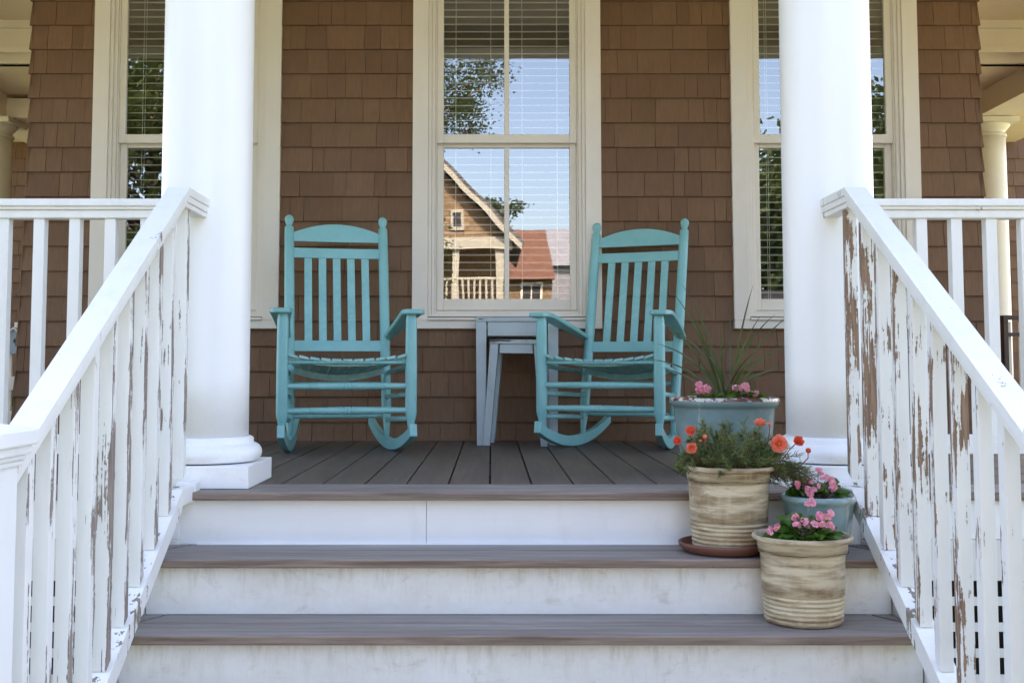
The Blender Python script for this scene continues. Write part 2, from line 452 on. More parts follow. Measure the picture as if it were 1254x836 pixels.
for X0 in (XA - .012, XB - .008):
    b = MB(); X1 = X0 + .02          # stringer board closing the outer end of the steps
    b.prism([(X0, .06, -.03), (X0, .06, GZ), (X0, -1.10, GZ), (X0, -1.10, -.84), (X0, -.06, -.155)], (X1 - X0, 0, 0))
    b.build('stringer', M['riser_clean'], st, recalc=True, loc=(-.09, -.04, -GZ))
# thin bright shoe strips where a riser meets the tread below
for y, z in ((.064, -.162), ):
    b = MB(); b.box(SX0 + .02, SX1 - .02, y - .006, y + .002, z + .0002, z + .004); b.build('shoe_strip', M['riser_clean'], st, loc=(-.09, -.04, -GZ))

# ------------------------------------------------------------------ porch skirt (fascia and lattice)
def skirt(x0, x1, label):
    t = thing('porch_skirt', label, 'porch skirting', ((x0 + x1) / 2, .06, GZ))
    b = MB(); cx = (x0 + x1) / 2
    b.box(x0 - cx, x1 - cx, 0, .02, -.145 - GZ, -.027 - GZ); b.build('fascia', M['white'], t, bevel=.002)
    b = MB(); b.box(x0 - cx, x1 - cx, -.004, .018, -.27 - GZ, -.147 - GZ); b.build('frieze', M['lattice'], t, bevel=.002)
    b = MB()
    z = -.32
    while z > GZ - .02:
        b.box(x0 - cx, x1 - cx, .002, .010, z - .026 - GZ, z - GZ); z -= .078
    x = x0 + .02
    while x < x1:
        b.box(x - cx, x + .030 - cx, .0101, .018, 0, -.2702 - GZ); x += .073
    b.build('lattice', M['lattice'], t)
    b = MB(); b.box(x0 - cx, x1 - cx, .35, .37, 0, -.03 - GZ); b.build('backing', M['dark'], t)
skirt(-5.5, -.96, 'white painted fascia and square lattice under the porch, left of the steps')
skirt(1.14, 5.5, 'white painted fascia and square lattice under the porch, right of the steps')

# ------------------------------------------------------------------ columns
def column(x, y, label, r=.148, zt=2.5, cm='column', top=.17):
    t = thing('porch_column', label, 'column', (x, y, 0), group='round porch columns')
    k = r / .148
    b = MB(); b.box(-.192 * k, .192 * k, -.192 * k, .192 * k, .001, .072 * k); b.build('plinth', M[cm], t, bevel=.003)
    pr = [(.176, .076), (.184, .080), (.1905, .090), (.193, .102), (.191, .114), (.184, .125), (.172, .1325), (.166, .134),
          (.165, .136), (.165, .149), (.160, .1535), (.154, .156), (.1515, .157)]
    b = MB(); b.lathe([(p[0] * k, p[1] * k) for p in pr], 64); b.build('base_moulding', M[cm], t)
    b = MB(); b.lathe([(.150 * k, .074 * k), (.150 * k, .0765 * k)], 40); b.build('shadow_gap', M['dark'], t)
    pr = []
    for i in range(13):
        u = i / 12; z = .1575 * k + u * (zt - .1575 * k); pr.append((r * (1 - .0 * u) - .012 * k * max(0, u - .55) ** 1.5, z))
    b = MB(); b.lathe(pr, 64); b.build('shaft', M[cm], t)
    rt = r * .96
    pr = [(rt, zt), (rt + .012, zt + .002), (rt + .012, zt + .018), (rt, zt + .02), (rt, zt + .05), (rt + .01, zt + .055), (rt + .035, zt + .085), (rt + .04, zt + .1)]
    b = MB(); b.lathe([(p[0], p[1]) for p in pr], 48); h = rt + .05
    b.box(-h, h, -h, h, zt + .1, zt + .16 if zt > 2.4 else zt + .14); b.build('capital', M[cm], t)
    return t
column(-.955, .314, 'thick round white porch column standing left of the steps')
column(1.130, .314, 'thick round white porch column standing right of the steps, behind the flower pots')
column(-3.955, 5.5, 'distant round cream column on the side porch beyond the left corner of the wall', .14, 2.20, 'cream')
column(3.947, 5.5, 'distant round cream column on the side porch beyond the right corner of the wall', .14, 2.20, 'cream')
column(-3.04, .314, 'round white porch column at the far left end of the front railing')
column(3.22, .314, 'round white porch column at the far right end of the front railing')

# ------------------------------------------------------------------ stair railings
SL = .601
def zl(y): return .925 + SL * (y + .072)          # upper edge of the handrail cap
BAL = [-.04, -.182, -.309, -.436, -.563, -.69, -.817, -.944, -1.071, -1.19]
bal_mesh = {}
def stair_rail(sx, label, pm):
    cx = .0775 + sx * 1.0215          # rail centre line
    t = thing('stair_railing', label, 'railing', (cx, -1.2, GZ), group='railings beside the steps')
    off = (-cx, 1.2, -GZ)
    def P(name, b, m, bv=.002, rc=False): return b.build(name, M[m], t, bevel=bv, recalc=rc, loc=off)
    w = .033
    def bar(x0, x1, d0, d1, y0, y1):   # sloped bar between depth offsets d0<d1 below the cap line
        b.prism([(x0, y1, zl(y1) - d1), (x0, y0, zl(y0) - d1), (x0, y0, zl(y0) - d0), (x0, y1, zl(y1) - d0)], (x1 - x0, 0, 0))
    b = MB()
    bar(cx - w, cx + w, 0, .026, -1.275, -.072); bar(cx - w + .008, cx + w - .008, .0262, .052, -1.275, -.072)
    z = .925
    # level return against the column
    e = .178 if True else 0
    b.box(cx - w, cx + w, -.0718, e, z - .026, z); b.box(cx - w + .0035, cx + w - .0035, -.0718, e, z - .046, z - .0262)
    b.box(cx - w + .008, cx + w - .008, -.0718, e, z - .062, z - .0462)
    P('handrail', b, 'peel_rail', .003, True)
    b = MB(); bar(cx - .028, cx + .028, .905, .965, -1.20, -.072)
    b.box(cx - .028, cx + .028, -.0718, .115, .925 - .955, .925 - .905)
    P('bottom_rail', b, 'peel_bottom', .003, True)
    b = MB()
    b.box(cx - .032, cx + .032, .06, .118, -.038, .028); P('end_block', b, 'peel_bottom', .003)
    for i, y in enumerate(BAL):
        key = (pm,)
        if key not in bal_mesh:
            q = MB(); h0, h1 = -.903, -.054
            # origin at front face of baluster on the cap line
            q.hexa([(-.0165, 0, h0), (.0165, 0, h0), (.0165, .033, h0 + SL * .033), (-.0165, .033, h0 + SL * .033),
                    (-.0165, 0, h1), (.0165, 0, h1), (.0165, .033, h1 + SL * .033), (-.0165, .033, h1 + SL * .033)])
            bal_mesh[key] = q.build('baluster', M[pm], t, bevel=.0016)
            o = bal_mesh[key]
        else:
            o = bal_mesh[key].copy(); COL.objects.link(o); o.parent = t
        yy = y + .008 if i == 0 else y
        o.location = (0, yy + 1.2, zl(yy) - GZ)
    # newel post with moulded cap
    nx = cx + sx * .052; b = MB()
    b.box(nx - .084, nx + .084, -1.444, -1.276, GZ, .192)
    P('newel_post', b, 'white', .004)
    b = MB(); yc = -1.360
    for hw, z0, z1 in ((.091, .192, .204), (.096, .2042, .214), (.103, .2142, .232), (.112, .2322, .264)):
        b.box(nx - hw, nx + hw, yc - hw, yc + hw, z0, z1)
    b.hexa([(nx - .108, yc - .108, .2642), (nx + .108, yc - .108, .2642), (nx + .108, yc + .108, .2642), (nx - .108, yc + .108, .2642),
            (nx - .05, yc - .05, .276), (nx + .05, yc - .05, .276), (nx + .05, yc + .05, .276), (nx - .05, yc + .05, .276)])
    P('newel_cap', b, 'trim' if False else 'white', .004)
    return t
stair_rail(-1, 'sloping white stair railing on the left of the steps, paint flaking to grey wood', 'peel_grey')
stair_rail(1, 'sloping white stair railing on the right of the steps, paint peeled to brown wood', 'peel_brown')

# ------------------------------------------------------------------ level porch railings
def porch_rail(x0, x1, xs, label):
    cx = (x0 + x1) / 2; y = .314
    t = thing('porch_railing', label, 'railing', (cx, y, 0), group='level railings along the porch front')
    b = MB(); h = x1 - cx
    b.box(-h, h, -.040, .040, .917, .942); b.box(-h, h, -.034, .034, .906, .9168); b.box(-h, h, -.026, .026, .878, .9058)
    b.build('top_rail', M['rail_white'], t, bevel=.004)
    b = MB(); b.box(-h, h, -.026, .026, .098, .128); b.box(-h, h, -.022, .022, .1282, .160); b.build('bottom_rail', M['rail_white'], t, bevel=.003)
    q = None
    for x in xs:
        if not (x0 + .03 < x < x1 - .03): continue
        if q is None:
            b = MB(); b.box(-.0185, .0185, -.0185, .0185, .1602, .8778); q = b.build('baluster', M['rail_white'], t, bevel=.002); o = q
        else: o = q.copy(); COL.objects.link(o); o.parent = t
        o.location = (x - cx, 0, 0)
porch_rail(-2.90, -1.095, [-1.154 - .119 * k for k in range(16)], 'level white porch railing between the columns at the left')
porch_rail(1.27, 3.08, [1.322 + .1165 * k for k in range(16)], 'level white porch railing between the columns at the right')

# ------------------------------------------------------------------ house
house = thing('shingle_house', 'brown cedar shingled house wall with cream trimmed sash windows behind the porch', 'house', (.08, WALL, 0))
HO = (-.08, -WALL, 0)
WC = (-1.616, .083, 1.773)   # window centres
def course(b, x0, x1, z, y, flip=0, w0=.08, w1=.22, zt=ROW, tilt=.016):
    """one course of shingles; x along the wall, butts hanging at z"""
    x = x0 - random.uniform(0, .05)
    while x < x1:
        w = random.uniform(w0, w1) if random.random() < .75 else random.uniform(w0 * .7, w0 * 1.2)
        a, c = max(x, x0), min(x + w - random.uniform(.0012, .003), x1)
        if c - a > .006:
            dz = random.uniform(-.0008, .0008); tn = random.random(); dy = random.uniform(0, .0015)
            t0 = tilt
            b.hexa([(a, y - t0 - dy, z + dz), (c, y - t0 - dy, z + dz), (c, y, z + dz), (a, y, z + dz),
                    (a, y - .002, z + zt + .003), (c, y - .002, z + zt + .003), (c, y, z + zt + .003), (a, y, z + zt + .003)], tn)
        x += w
b = MB()
XL, XR = -2.452, 2.600
k = -1
while True:
    z = .099 + ROW * k
    if z > 2.9: break
    fl = max(0, (1.5 - z)) * .03 if z < 1.5 else 0
    z0 = max(z, .001); spans = []
    zt = ROW if k >= 0 else ROW + z - z0
    if z0 + ROW <= .585 or z > 2.62: spans = [(XL - fl, XR + fl * .4)]
    else:
        edges = [XL - fl]
        for c in WC: edges += [c - .499, c + .499]
        edges.append(XR + fl * .4); spans = [(edges[i], edges[i + 1]) for i in range(0, len(edges), 2)]
    if z0 < .585 < z0 + ROW:       # course that passes behind the sill line: short pieces below the windows
        for c in WC:
            course(b, c - .499, c + .499, z0, WALL - .001, zt=.583 - z0)
    for a, c in spans: course(b, a, c, z0, WALL, zt=zt)
    # returns round the two corners, seen edge-on
    for sx, X in ((-1, XL - fl), (1, XR + fl * .4)):
        y = WALL - .013
        while y < 7.3:
            w = random.uniform(.08, .2); tn = random.random()
            xo = X + sx * .016
            if sx < 0: b.hexa([(xo, y, z0), (X + .0, y, z0), (X + .0, y + w - .002, z0), (xo, y + w - .002, z0), (X - .001, y, z0 + zt), (X, y, z0 + zt), (X, y + w - .002, z0 + zt), (X - .001, y + w - .002, z0 + zt)], tn)
            else: b.hexa([(X, y, z0), (xo, y, z0), (xo, y + w - .002, z0), (X, y + w - .002, z0), (X, y, z0 + zt), (X + .001, y, z0 + zt), (X + .001, y + w - .002, z0 + zt), (X, y + w - .002, z0 + zt)], tn)
            y += w
    k += 1
b.build('shingle_siding', M['shingle'], house, loc=HO)
# solid wall behind the shingles, with openings
b = MB(); y0, y1 = WALL + .0005, WALL + .12
b.box(XL, XR, y0, y1, 0, .66); b.box(XL, XR, y0, y1, 2.46, 2.9)
ed = [XL] + [v for c in WC for v in (c - .40, c + .40)] + [XR]
for i in range(0, len(ed), 2): b.box(ed[i], ed[i + 1], y0, y1, .66, 2.46)
b.box(XL + .001, XL + .12, y1, 7.4, 0, 2.9); b.box(XR - .12, XR - .001, y1, 7.4, 0, 2.9)
b.build('wall', M['shingle'], house, loc=HO)
# recessed far walls beyond the side porches
b = MB(); FY = 7.3
for X0, X1 in ((-5.5, XL), (XR, 5.5)):
    k = 0
    while .099 + ROW * k < 2.6:
        course(b, X0, X1, .0 + ROW * k, FY); k += 1
    b.box(X0, X1, FY + .001, FY + .1, 0, 2.9)
b.build('far_wall', M['shingle'], house, loc=HO)
# rooms behind the windows
b = MB(); b.box(XL + .13, XR - .13, 6.0, 6.1, .0, 2.9); b.box(XL + .13, XR - .13, WALL + .13, 6.0, -.03, -.027); b.box(XL + .13, XR - .13, WALL + .13, 6.0, 2.86, 2.88)
b.build('room', M['dark'], house, loc=HO)
# ceilings and beams
b = MB(); b.box(-5.0, 5.0, .46, WALL, 2.80, 2.83)
for X0, X1 in ((-5.0, XL - .02), (XR + .02, 5.0)):
    b.box(X0, X1, WALL + .001, 4.5, 2.80, 2.83); b.box(X0, X1, 4.5, 7.3, 2.53, 2.56)
b.build('porch_ceiling', M['ceiling'], house, loc=HO)
b = MB(); b.box(-5.0, 5.0, .17, .455, 2.685, 3.0)
b.box(-5.0, 5.0, .15, .169, 2.76, 3.0)
for X0, X1, s in ((-5.0, XL - .02, -1), (XR + .02, 5.0, 1)):
    b.box(X0, X1, 4.36, 4.46, 2.60, 2.80); b.box(X0, X1, 4.335, 4.359, 2.745, 2.7995); b.box(X0, X1, 4.345, 4.359, 2.575, 2.62)
    b.box(X0, X1, 4.46, 4.56, 2.53, 2.7995)
b.build('porch_beam', M['beam'], house, loc=HO)
for X in (-3.955, 3.947):
    b = MB(); b.box(X - .13, X + .13, 1.2, 7.28, 2.345, 2.529)
    if X < 0: b.box(-3.824, XL - .02, 5.4, 5.6, 2.345, 2.50)
    b.build('side_beam', M['beam'], house, loc=HO)
# roof and upper floor (they shade the porch)
b = MB(); b.hexa([(-5.2, -.35, 3.0), (5.2, -.35, 3.0), (5.2, WALL, 3.72), (-5.2, WALL, 3.72), (-5.2, -.35, 3.08), (5.2, -.35, 3.08), (5.2, WALL, 3.82), (-5.2, WALL, 3.82)])
b.prism([(-5.6, 1.9, 6.2), (-5.6, 12.6, 6.2), (-5.6, 7.2, 9.3)], (11.2, 0, 0))
b.build('roof', M['roof_tile'], house, recalc=True, loc=HO)
b = MB(); b.box(-5.0, 5.0, WALL + .01, 12, 2.9, 6.2); b.box(-5.5, 5.5, 7.42, 12, GZ, 2.9)
b.box(-5.0, 5.0, .2, WALL, 2.84, 2.99)
b.build('upper_storey', M['brown_wall'], house, loc=HO)
b = MB(); b.box(-5.4, 5.4, 7.401, 7.41, 0, 2.9); b.build('inner_partition', M['dark'], house, loc=HO)

def window(cx):
    w = MB(); Y = WALL
    def fr(b, hw, hi, z0, z1, zi0, zi1, ya, yb):   # rectangular frame
        b.box(-hw, -hi, ya, yb, z0, z1); b.box(hi, hw, ya, yb, z0, z1)
        b.box(-hi, hi, ya, yb, z0, zi0); b.box(-hi, hi, ya, yb, zi1, z1)
    # casing boards
    w.box(-.499, -.416, -.030, .02, .628, 2.50); w.box(.416, .499, -.030, .02, .628, 2.50)
    w.box(-.52, .52, -.034, .02, 2.5005, 2.62); w.box(-.54, .54, -.050, .02, 2.6205, 2.65)
    fr(w, .4155, .398, .648, 2.50, .662, 2.49, -.018, .02)
    fr(w, .3975, .380, .662, 2.49, .672, 2.475, -.004, .05)
    fr(w, .3795, .3725, .672, 2.475, .680, 2.465, .010, .10)
    root = w.build('window', M['trim'], house, bevel=.0022, loc=(cx - .08, 0, 0))
    s = MB(); s.box(-.499, .499, -.036, .02, .584, .6275)
    s.hexa([(-.416, -.050, .628), (.416, -.050, .628), (.416, .02, .628), (-.416, .02, .628), (-.416, -.050, .640), (.416, -.050, .640), (.416, .02, .648), (-.416, .02, .648)])
    s.build('sill', M['trim'], root, bevel=.003)
    # upper sash sits further out
    s = MB(); fr(s, .3720, .337, 1.575, 2.45, 1.622, 2.41, .014, .046)
    s.box(-.013, .013, .018, .044, 1.622, 2.41)
    s.build('sash', M['sash'], root, bevel=.003)
    s = MB(); fr(s, .3720, .337, .684, 1.600, .745, 1.556, .050, .082)
    s.box(-.013, .013, .054, .080, .745, 1.556)
    s.build('sash', M['sash'], root, bevel=.003)
    for z0, z1, y in ((1.622, 2.41, .031), (.745, 1.556, .066)):
        gm = MB()
        for xa, xb in ((-.337, -.013), (.013, .337)):
            gm.add([(xa, y, z0), (xb, y, z0), (xb, y, z1), (xa, y, z1)], [(0, 1, 2, 3)])
        gm.build('glass_pane', M['glass'], root)
    for sx in (-.17, .17):
        s = MB(); s.box(sx - .03, sx + .03, .043, .058, 1.6005, 1.611); s.build('sash_lock', M['sash'], root, bevel=.002)
    # venetian blind: open slats and ladder cords
    bl = MB(); z = .70; pitch = .0408
    while z < 2.46:
        a = random.uniform(-.0012, .0012)
        bl.hexa([(-.362, .112, z - .004 + a), (.362, .112, z - .004 - a), (.362, .150, z + .004), (-.362, .150, z + .004),
                 (-.362, .112, z + .0008 + a), (.362, .112, z + .0008 - a), (.362, .150, z + .0080), (-.362, .150, z + .0080)])
        z += pitch
    for cxx in (-.275, -.085, .085, .275):
        bl.box(cxx - .0014, cxx + .0014, .1085, .1110, .68, 2.46)
        bl.box(cxx - .0014, cxx + .0014, .1512, .1530, .68, 2.46)
    bl.build('blind', M['blind'], root)
for c in WC: window(c)

# ------------------------------------------------------------------ rocking chairs
def turned(b, p0, p1, prof, seg=16):     # prof: list of (t, r)
    p0, p1 = Vector(p0), Vector(p1)
    b.tube([p0.lerp(p1, t) for t, r in prof], [r for t, r in prof], seg)
def make_rocker():
    t = thing('rocking_chair', '', 'rocking chair', group='turquoise rocking chairs on the porch')
    SP = math.tan(R(7.1))
    def lx(y): return .279 - SP * (y + .335)     # half-spread of runners at depth y
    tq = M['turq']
    # runners
    for s in (-1, 1):
        b = MB(); n = 22; outer = []; inner = []
        for i in range(n + 1):
            y = -.385 + .80 * i / n
            z = .55 * y * y
            th = .050 - .012 * max(0, (y - .15) / .25)
            outer.append((y, z)); inner.append((y, z + th))
        inner[0] = (-.375, inner[0][1] + .004)
        pts = outer + inner[::-1]
        va = []; vb = []
        for y, z in pts:
            x = s * lx(y); va.append((x - .016, y, z)); vb.append((x + .016, y, z))
        m_ = len(pts)
        b.add(va + vb, [(i, (i + 1) % m_, m_ + (i + 1) % m_, m_ + i) for i in range(m_)])
        for i in range(n):
            j = m_ - 1 - i
            b.add([va[i], va[i + 1], va[j - 1], va[j]], [(0, 1, 2, 3)]); b.add([vb[i], vb[i + 1], vb[j - 1], vb[j]], [(3, 2, 1, 0)])
        bm_o = b.build('runner', tq, t, recalc=True)
        me = bm_o.data; bm = bmesh.new(); bm.from_mesh(me); bmesh.ops.remove_doubles(bm, verts=bm.verts, dist=1e-5)
        bmesh.ops.recalc_face_normals(bm, faces=bm.faces); bm.to_mesh(me); bm.free()
        bv = bm_o.modifiers.new('bevel', 'BEVEL'); bv.width = .003; bv.segments = 2; bv.limit_method = 'ANGLE'; bv.angle_limit = R(50)
    # front legs
    for s in (-1, 1):
        b = MB(); X = s * .279
        turned(b, (X, -.335, .098), (X, -.335, .620), [(0, .0135), (.05, .0145), (.09, .018), (.13, .0235), (.16, .0255), (.5, .0262), (.93, .0245), (.985, .021), (1, .019)], 20)
        b.build('front_leg', tq, t)
    # back posts: from runner up, leaning
    LEAN = .262
    def post(z): return .12 + LEAN * (z - .05)
    for s in (-1, 1):
        b = MB(); X = s * .2285
        p0 = (X, post(.05) - .0, .048); p1 = (X * 1.02, post(1.139), 1.139)
        turned(b, p0, p1, [(0, .013), (.04, .0145), (.075, .019), (.11, .0235), (.3, .0245), (.6, .0245), (.9, .0235), (.940, .0225), (.946, .0155), (.952, .0145),
                           (.957, .0165), (.966, .0205), (.977, .0225), (.987, .0205), (.995, .0125), (1, .003)], 20)
        b.build('back_post', tq, t)
    # crest rail: arched board
    def board(name, z0, z1f, x0, x1, th=.018, y_off=0, n=16):
        b = MB(); F = []; B = []
        xs = [x0 + (x1 - x0) * i / n for i in range(n + 1)]
        loop = [(x, z0) for x in xs] + [(x, z1f(x)) for x in xs[::-1]]
        cv = lambda x: .012 * (1 - (x / .23) ** 2)       # slight hollow of the back
        m_ = len(loop)
        F = [(x, post(z) + cv(x) - th / 2 + y_off, z) for x, z in loop]; B = [(x, post(z) + cv(x) + th / 2 + y_off, z) for x, z in loop]
        b.add(F + B, [(i, (i + 1) % m_, m_ + (i + 1) % m_, m_ + i) for i in range(m_)])
        for i in range(n):
            j = m_ - 1 - i
            b.add([F[i], F[i + 1], F[j - 1], F[j]], [(0, 1, 2, 3)]); b.add([B[i], B[i + 1], B[j - 1], B[j]], [(3, 2, 1, 0)])
        o = b.build(name, tq, t)
        bm = bmesh.new(); bm.from_mesh(o.data); bmesh.ops.remove_doubles(bm, verts=bm.verts, dist=1e-5)
        bmesh.ops.recalc_face_normals(bm, faces=bm.faces); bm.to_mesh(o.data); bm.free()
        bv = o.modifiers.new('bevel', 'BEVEL'); bv.width = .002; bv.segments = 2; bv.limit_method = 'ANGLE'; bv.angle_limit = R(40)
        return o
    board('crest_rail', 1.003, lambda x: 1.049 + .046 * (1 - (x / .212) ** 2), -.211, .211, .02)
    board('upper_back_rail', .920, lambda x: .970, -.211, .211, .02)
    board('lower_back_rail', .458, lambda x: .510, -.214, .214, .02)
    for i in range(5):
        X = (i - 2) * .0702; b = MB(); cv = .012 * (1 - (X / .23) ** 2)
        z0, z1 = .509, .921
        b.hexa([(X - .0185, post(z0) + cv - .006, z0), (X + .0185, post(z0) + cv - .006, z0), (X + .0185, post(z0) + cv + .006, z0), (X - .0185, post(z0) + cv + .006, z0),
                (X - .0185, post(z1) + cv - .006, z1), (X + .0185, post(z1) + cv - .006, z1), (X + .0185, post(z1) + cv + .006, z1), (X - .0185, post(z1) + cv + .006, z1)])
        b.build('back_slat', tq, t, bevel=.002)
    # seat: two dished bearers, eleven slats front to back
    def dish(x, hw): return -.024 * (1 - (x / hw) ** 2)
    def bearer(y0, y1, ztop, hw, h, dd, name):
        b = MB(); n = 14; xs = [-hw + 2 * hw * i / n for i in range(n + 1)]
        for i in range(n):
            a, c = xs[i], xs[i + 1]; za, zc = ztop + dd * dish(a, hw), ztop + dd * dish(c, hw)
            b.hexa([(a, y0, za - h), (c, y0, zc - h), (c, y1, zc - h), (a, y1, za - h), (a, y0, za), (c, y0, zc), (c, y1, zc), (a, y1, za)])
        b.build(name, tq, t)
    bearer(-.325, -.300, .434, .262, .026, 1, 'seat_bearer')
    bearer(.10, .125, .382, .212, .030, 1.5, 'seat_bearer')
    for i in range(11):
        u = (i - 5) / 5
        xf, xb = u * .236, u * .195
        zf = .4345 + dish(xf, .262); zb = .3825 + 1.5 * dish(xb, .212)
        wf, wb = .0195, .0165
        b = MB(); n = 6; P0 = []
        for j in range(n):
            a = j / n; c = (j + 1) / n
            def q(tt):
                y = -.350 + tt * .50
                z = zf + (zb - zf) * tt + .010 * (1 - (2 * tt - 1) ** 2) * -1 - (.006 * (1 - min(1, tt / .08)) ** 2)
                return xf + (xb - xf) * tt, y, z, wf + (wb - wf) * tt
            x0, ya, za, w0 = q(a); x1, yb, zb_, w1 = q(c)
            tl = u * .006
            b.hexa([(x0 - w0, ya, za - tl), (x0 + w0, ya, za + tl), (x1 + w1, yb, zb_ + tl), (x1 - w1, yb, zb_ - tl),
                    (x0 - w0, ya, za + .012 - tl), (x0 + w0, ya, za + .012 + tl), (x1 + w1, yb, zb_ + .012 + tl), (x1 - w1, yb, zb_ + .012 - tl)])
        # drop internal duplicate faces
        o = b.build('seat_slat', tq, t)
        bm = bmesh.new(); bm.from_mesh(o.data); bmesh.ops.remove_doubles(bm, verts=bm.verts, dist=1e-5)
        dup = [f for f in bm.faces if all(abs((v.co.y + .350) / .5 * n - round((v.co.y + .350) / .5 * n)) < 1e-3 for v in f.verts) and abs(f.normal.y) > .9 and -.34 < f.calc_center_median().y < .14]
        bmesh.ops.delete(bm, geom=dup, context='FACES_ONLY'); bm.to_mesh(o.data); bm.free()
    # rungs
    def rung(p0, p1, r, decor=True):
        b = MB()
        if decor:
            pr = [(0, r * .75), (.02, r * .85), (.19, r * .98), (.198, r * .86), (.206, r), (.46, r * 1.15), (.468, r * .98), (.476, r * 1.15), (.496, r * 1.15), (.5, r), (.504, r * 1.15), (.524, r * 1.15), (.532, r * .98), (.54, r * 1.15),
                  (.794, r), (.802, r * .86), (.81, r * .98), (.98, r * .85), (1, r * .75)]
        else: pr = [(0, r * .9), (.5, r), (1, r * .9)]
        turned(b, p0, p1, pr, 12); b.build('rung', tq, t)
    rung((-.27, -.338, .402), (.27, -.338, .402), .0085, False)
    rung((-.27, -.335, .299), (.27, -.335, .299), .0145)
    rung((-.27, -.335, .193), (.27, -.335, .193), .0145)
    for z in (.30, .15): rung((-.215, post(z), z), (.215, post(z), z), .012, False)
    for s in (-1, 1):
        rung((s * .283, -.33, .392), (s * .232, post(.352), .352), .012, False)
        rung((s * .284, -.33, .262), (s * .232, post(.242), .242), .012, False)
        rung((s * .284, -.33, .155), (s * .232, post(.135), .135), .012, False)
    # arms
    for s in (-1, 1):
        b = MB()
        # centreline points with half widths
        ctl = []
        zpost = .535
        yb = post(zpost) + .02
        for i in range(15):
            u = i / 14; y = -.385 + (yb + .385) * u
            cxm = s * (.288 - .045 * u ** 1.6)
            if u < .06: hw = .034 + .27 * u
            else: hw = .050 - .028 * max(0, (u - .12) / .88) ** .8
            zz = .635 - (.635 - zpost) * max(0, (u - .12) / .88) ** 1.25
            ctl.append((cxm, y, hw, zz))
        n = len(ctl); V = []
        for cxm, y, hw, zz in ctl:
            hw = hw if hw > .01 else .01
            V += [(cxm - hw, y, zz - .022), (cxm + hw, y, zz - .022), (cxm + hw, y, zz), (cxm - hw, y, zz)]
        # rounded nose
        c0 = ctl[0]
        F = []
        for i in range(n - 1):
            for k in range(4): F.append((i * 4 + k, i * 4 + (k + 1) % 4, (i + 1) * 4 + (k + 1) % 4, (i + 1) * 4 + k))
        F.append((0, 1, 2, 3)[::-1]); F.append(tuple((n - 1) * 4 + k for k in range(4)))
        b.add(V, F); b.build('arm', tq, t, recalc=True, bevel=.006)
    return t
ch = make_rocker()
ch.location = (-.695, 1.816, .002); ch.rotation_euler = (0, 0, R(12))
ch['label'] = 'turquoise wooden rocking chair standing left of the centre window'
ch2 = copy_tree(ch); ch2.location = (.620, 2.02, .002); ch2.rotation_euler = (0, 0, R(-22.5))
ch2['label'] = 'turquoise wooden rocking chair beside the large blue planter, turned towards the steps'

# ------------------------------------------------------------------ nesting tables
def table(x, y, w, dpt, h, leg, splay, label, rot, th=.022, ap=.07, name='side_table'):
    t = thing(name, label, 'side table', (x, y, .001), rot=rot, group='nest of blue grey side tables')
    b = MB(); b.box(-w / 2, w / 2, -dpt / 2, dpt / 2, h - th, h); b.build('tabletop', M['bluegrey_top'], t, bevel=.003)
    b = MB(); i = .008; z0, z1 = h - th - ap, h - th - .0005
    b.box(-w / 2 + leg + i, w / 2 - leg - i, -dpt / 2 + i, -dpt / 2 + i + .016, z0, z1); b.box(-w / 2 + leg + i, w / 2 - leg - i, dpt / 2 - i - .016, dpt / 2 - i, z0, z1)
    b.box(-w / 2 + i, -w / 2 + i + .016, -dpt / 2 + leg + i, dpt / 2 - leg - i, z0, z1); b.box(w / 2 - i - .016, w / 2 - i, -dpt / 2 + leg + i, dpt / 2 - leg - i, z0, z1)
    b.build('apron', M['bluegrey'], t, bevel=.0015)
    for sx in (-1, 1):
        for sy in (-1, 1):
            b = MB(); X = sx * (w / 2 - leg / 2 - .003); Y = sy * (dpt / 2 - leg / 2 - .003); l = leg / 2; k = .80
            ox = sx * splay
            b.hexa([(X + ox - l * k, Y - l * k, 0), (X + ox + l * k, Y - l * k, 0), (X + ox + l * k, Y + l * k, 0), (X + ox - l * k, Y + l * k, 0),
                    (X - l, Y - l, z1), (X + l, Y - l, z1), (X + l, Y + l, z1), (X - l, Y + l, z1)])
            b.build('leg', M['bluegrey'], t, bevel=.002)
M['bluegrey_top'] = peel('worn_tabletop', (.03, .025, .022), (.06, .05, .045), 1.02, .0, (.34, .41, .45), horiz=True)
M['bluegrey_top'] = peel('worn_tabletop', (.03, .025, .022), (.06, .05, .045), 1.06, .0, (.38, .45, .48), horiz=True)
table(.128, 2.295, .412, .34, .628, .052, .0, 'taller blue grey side table against the wall under the centre window', (0, 0, 0))
table(.130, 2.215, .262, .27, .517, .042, .034, 'small blue grey side table nested under the taller one, leaning slightly', (0, R(.6), R(-6)), ap=.045)

# ------------------------------------------------------------------ pots and plants
def open_pot(b, prof, seg=72): b.lathe(prof, seg, cap=False)
def pot_profile(h, rt, rb):
    """outer wall with rolled lip, grooves, ridged foot, then the inside"""
    p = [(0, 0.001), (rb * .95, .001), (rb * .99, .004)]
    z = .006; n = 6
    for i in range(n):
        r = rb * (1 + .012 * i); p += [(r, z), (r + .0035, z + .004), (r + .0035, z + .008), (r, z + .0115)]; z += .0125
    rm = rb * 1.085
    for u in (0, .25, .5, .75, 1):
        p.append((rm + u * rb * .035, z + u * (h * .86 - z)))
    zt = h * .86; r = rm + rb * .035
    p += [(r + .003, zt + .003), (r + .0035, zt + .006), (r + .001, zt + .0085), (r + .006, zt + .012), (r + .0065, zt + .015), (r + .0045, zt + .017),
          (rt * .965, h * .935), (rt * .992, h * .95), (rt, h * .97), (rt * .995, h * .988), (rt * .97, h), (rt * .93, h * .992), (rt * .91, h * .96), (rt * .88, h * .80), (0, h * .80)]
    return p
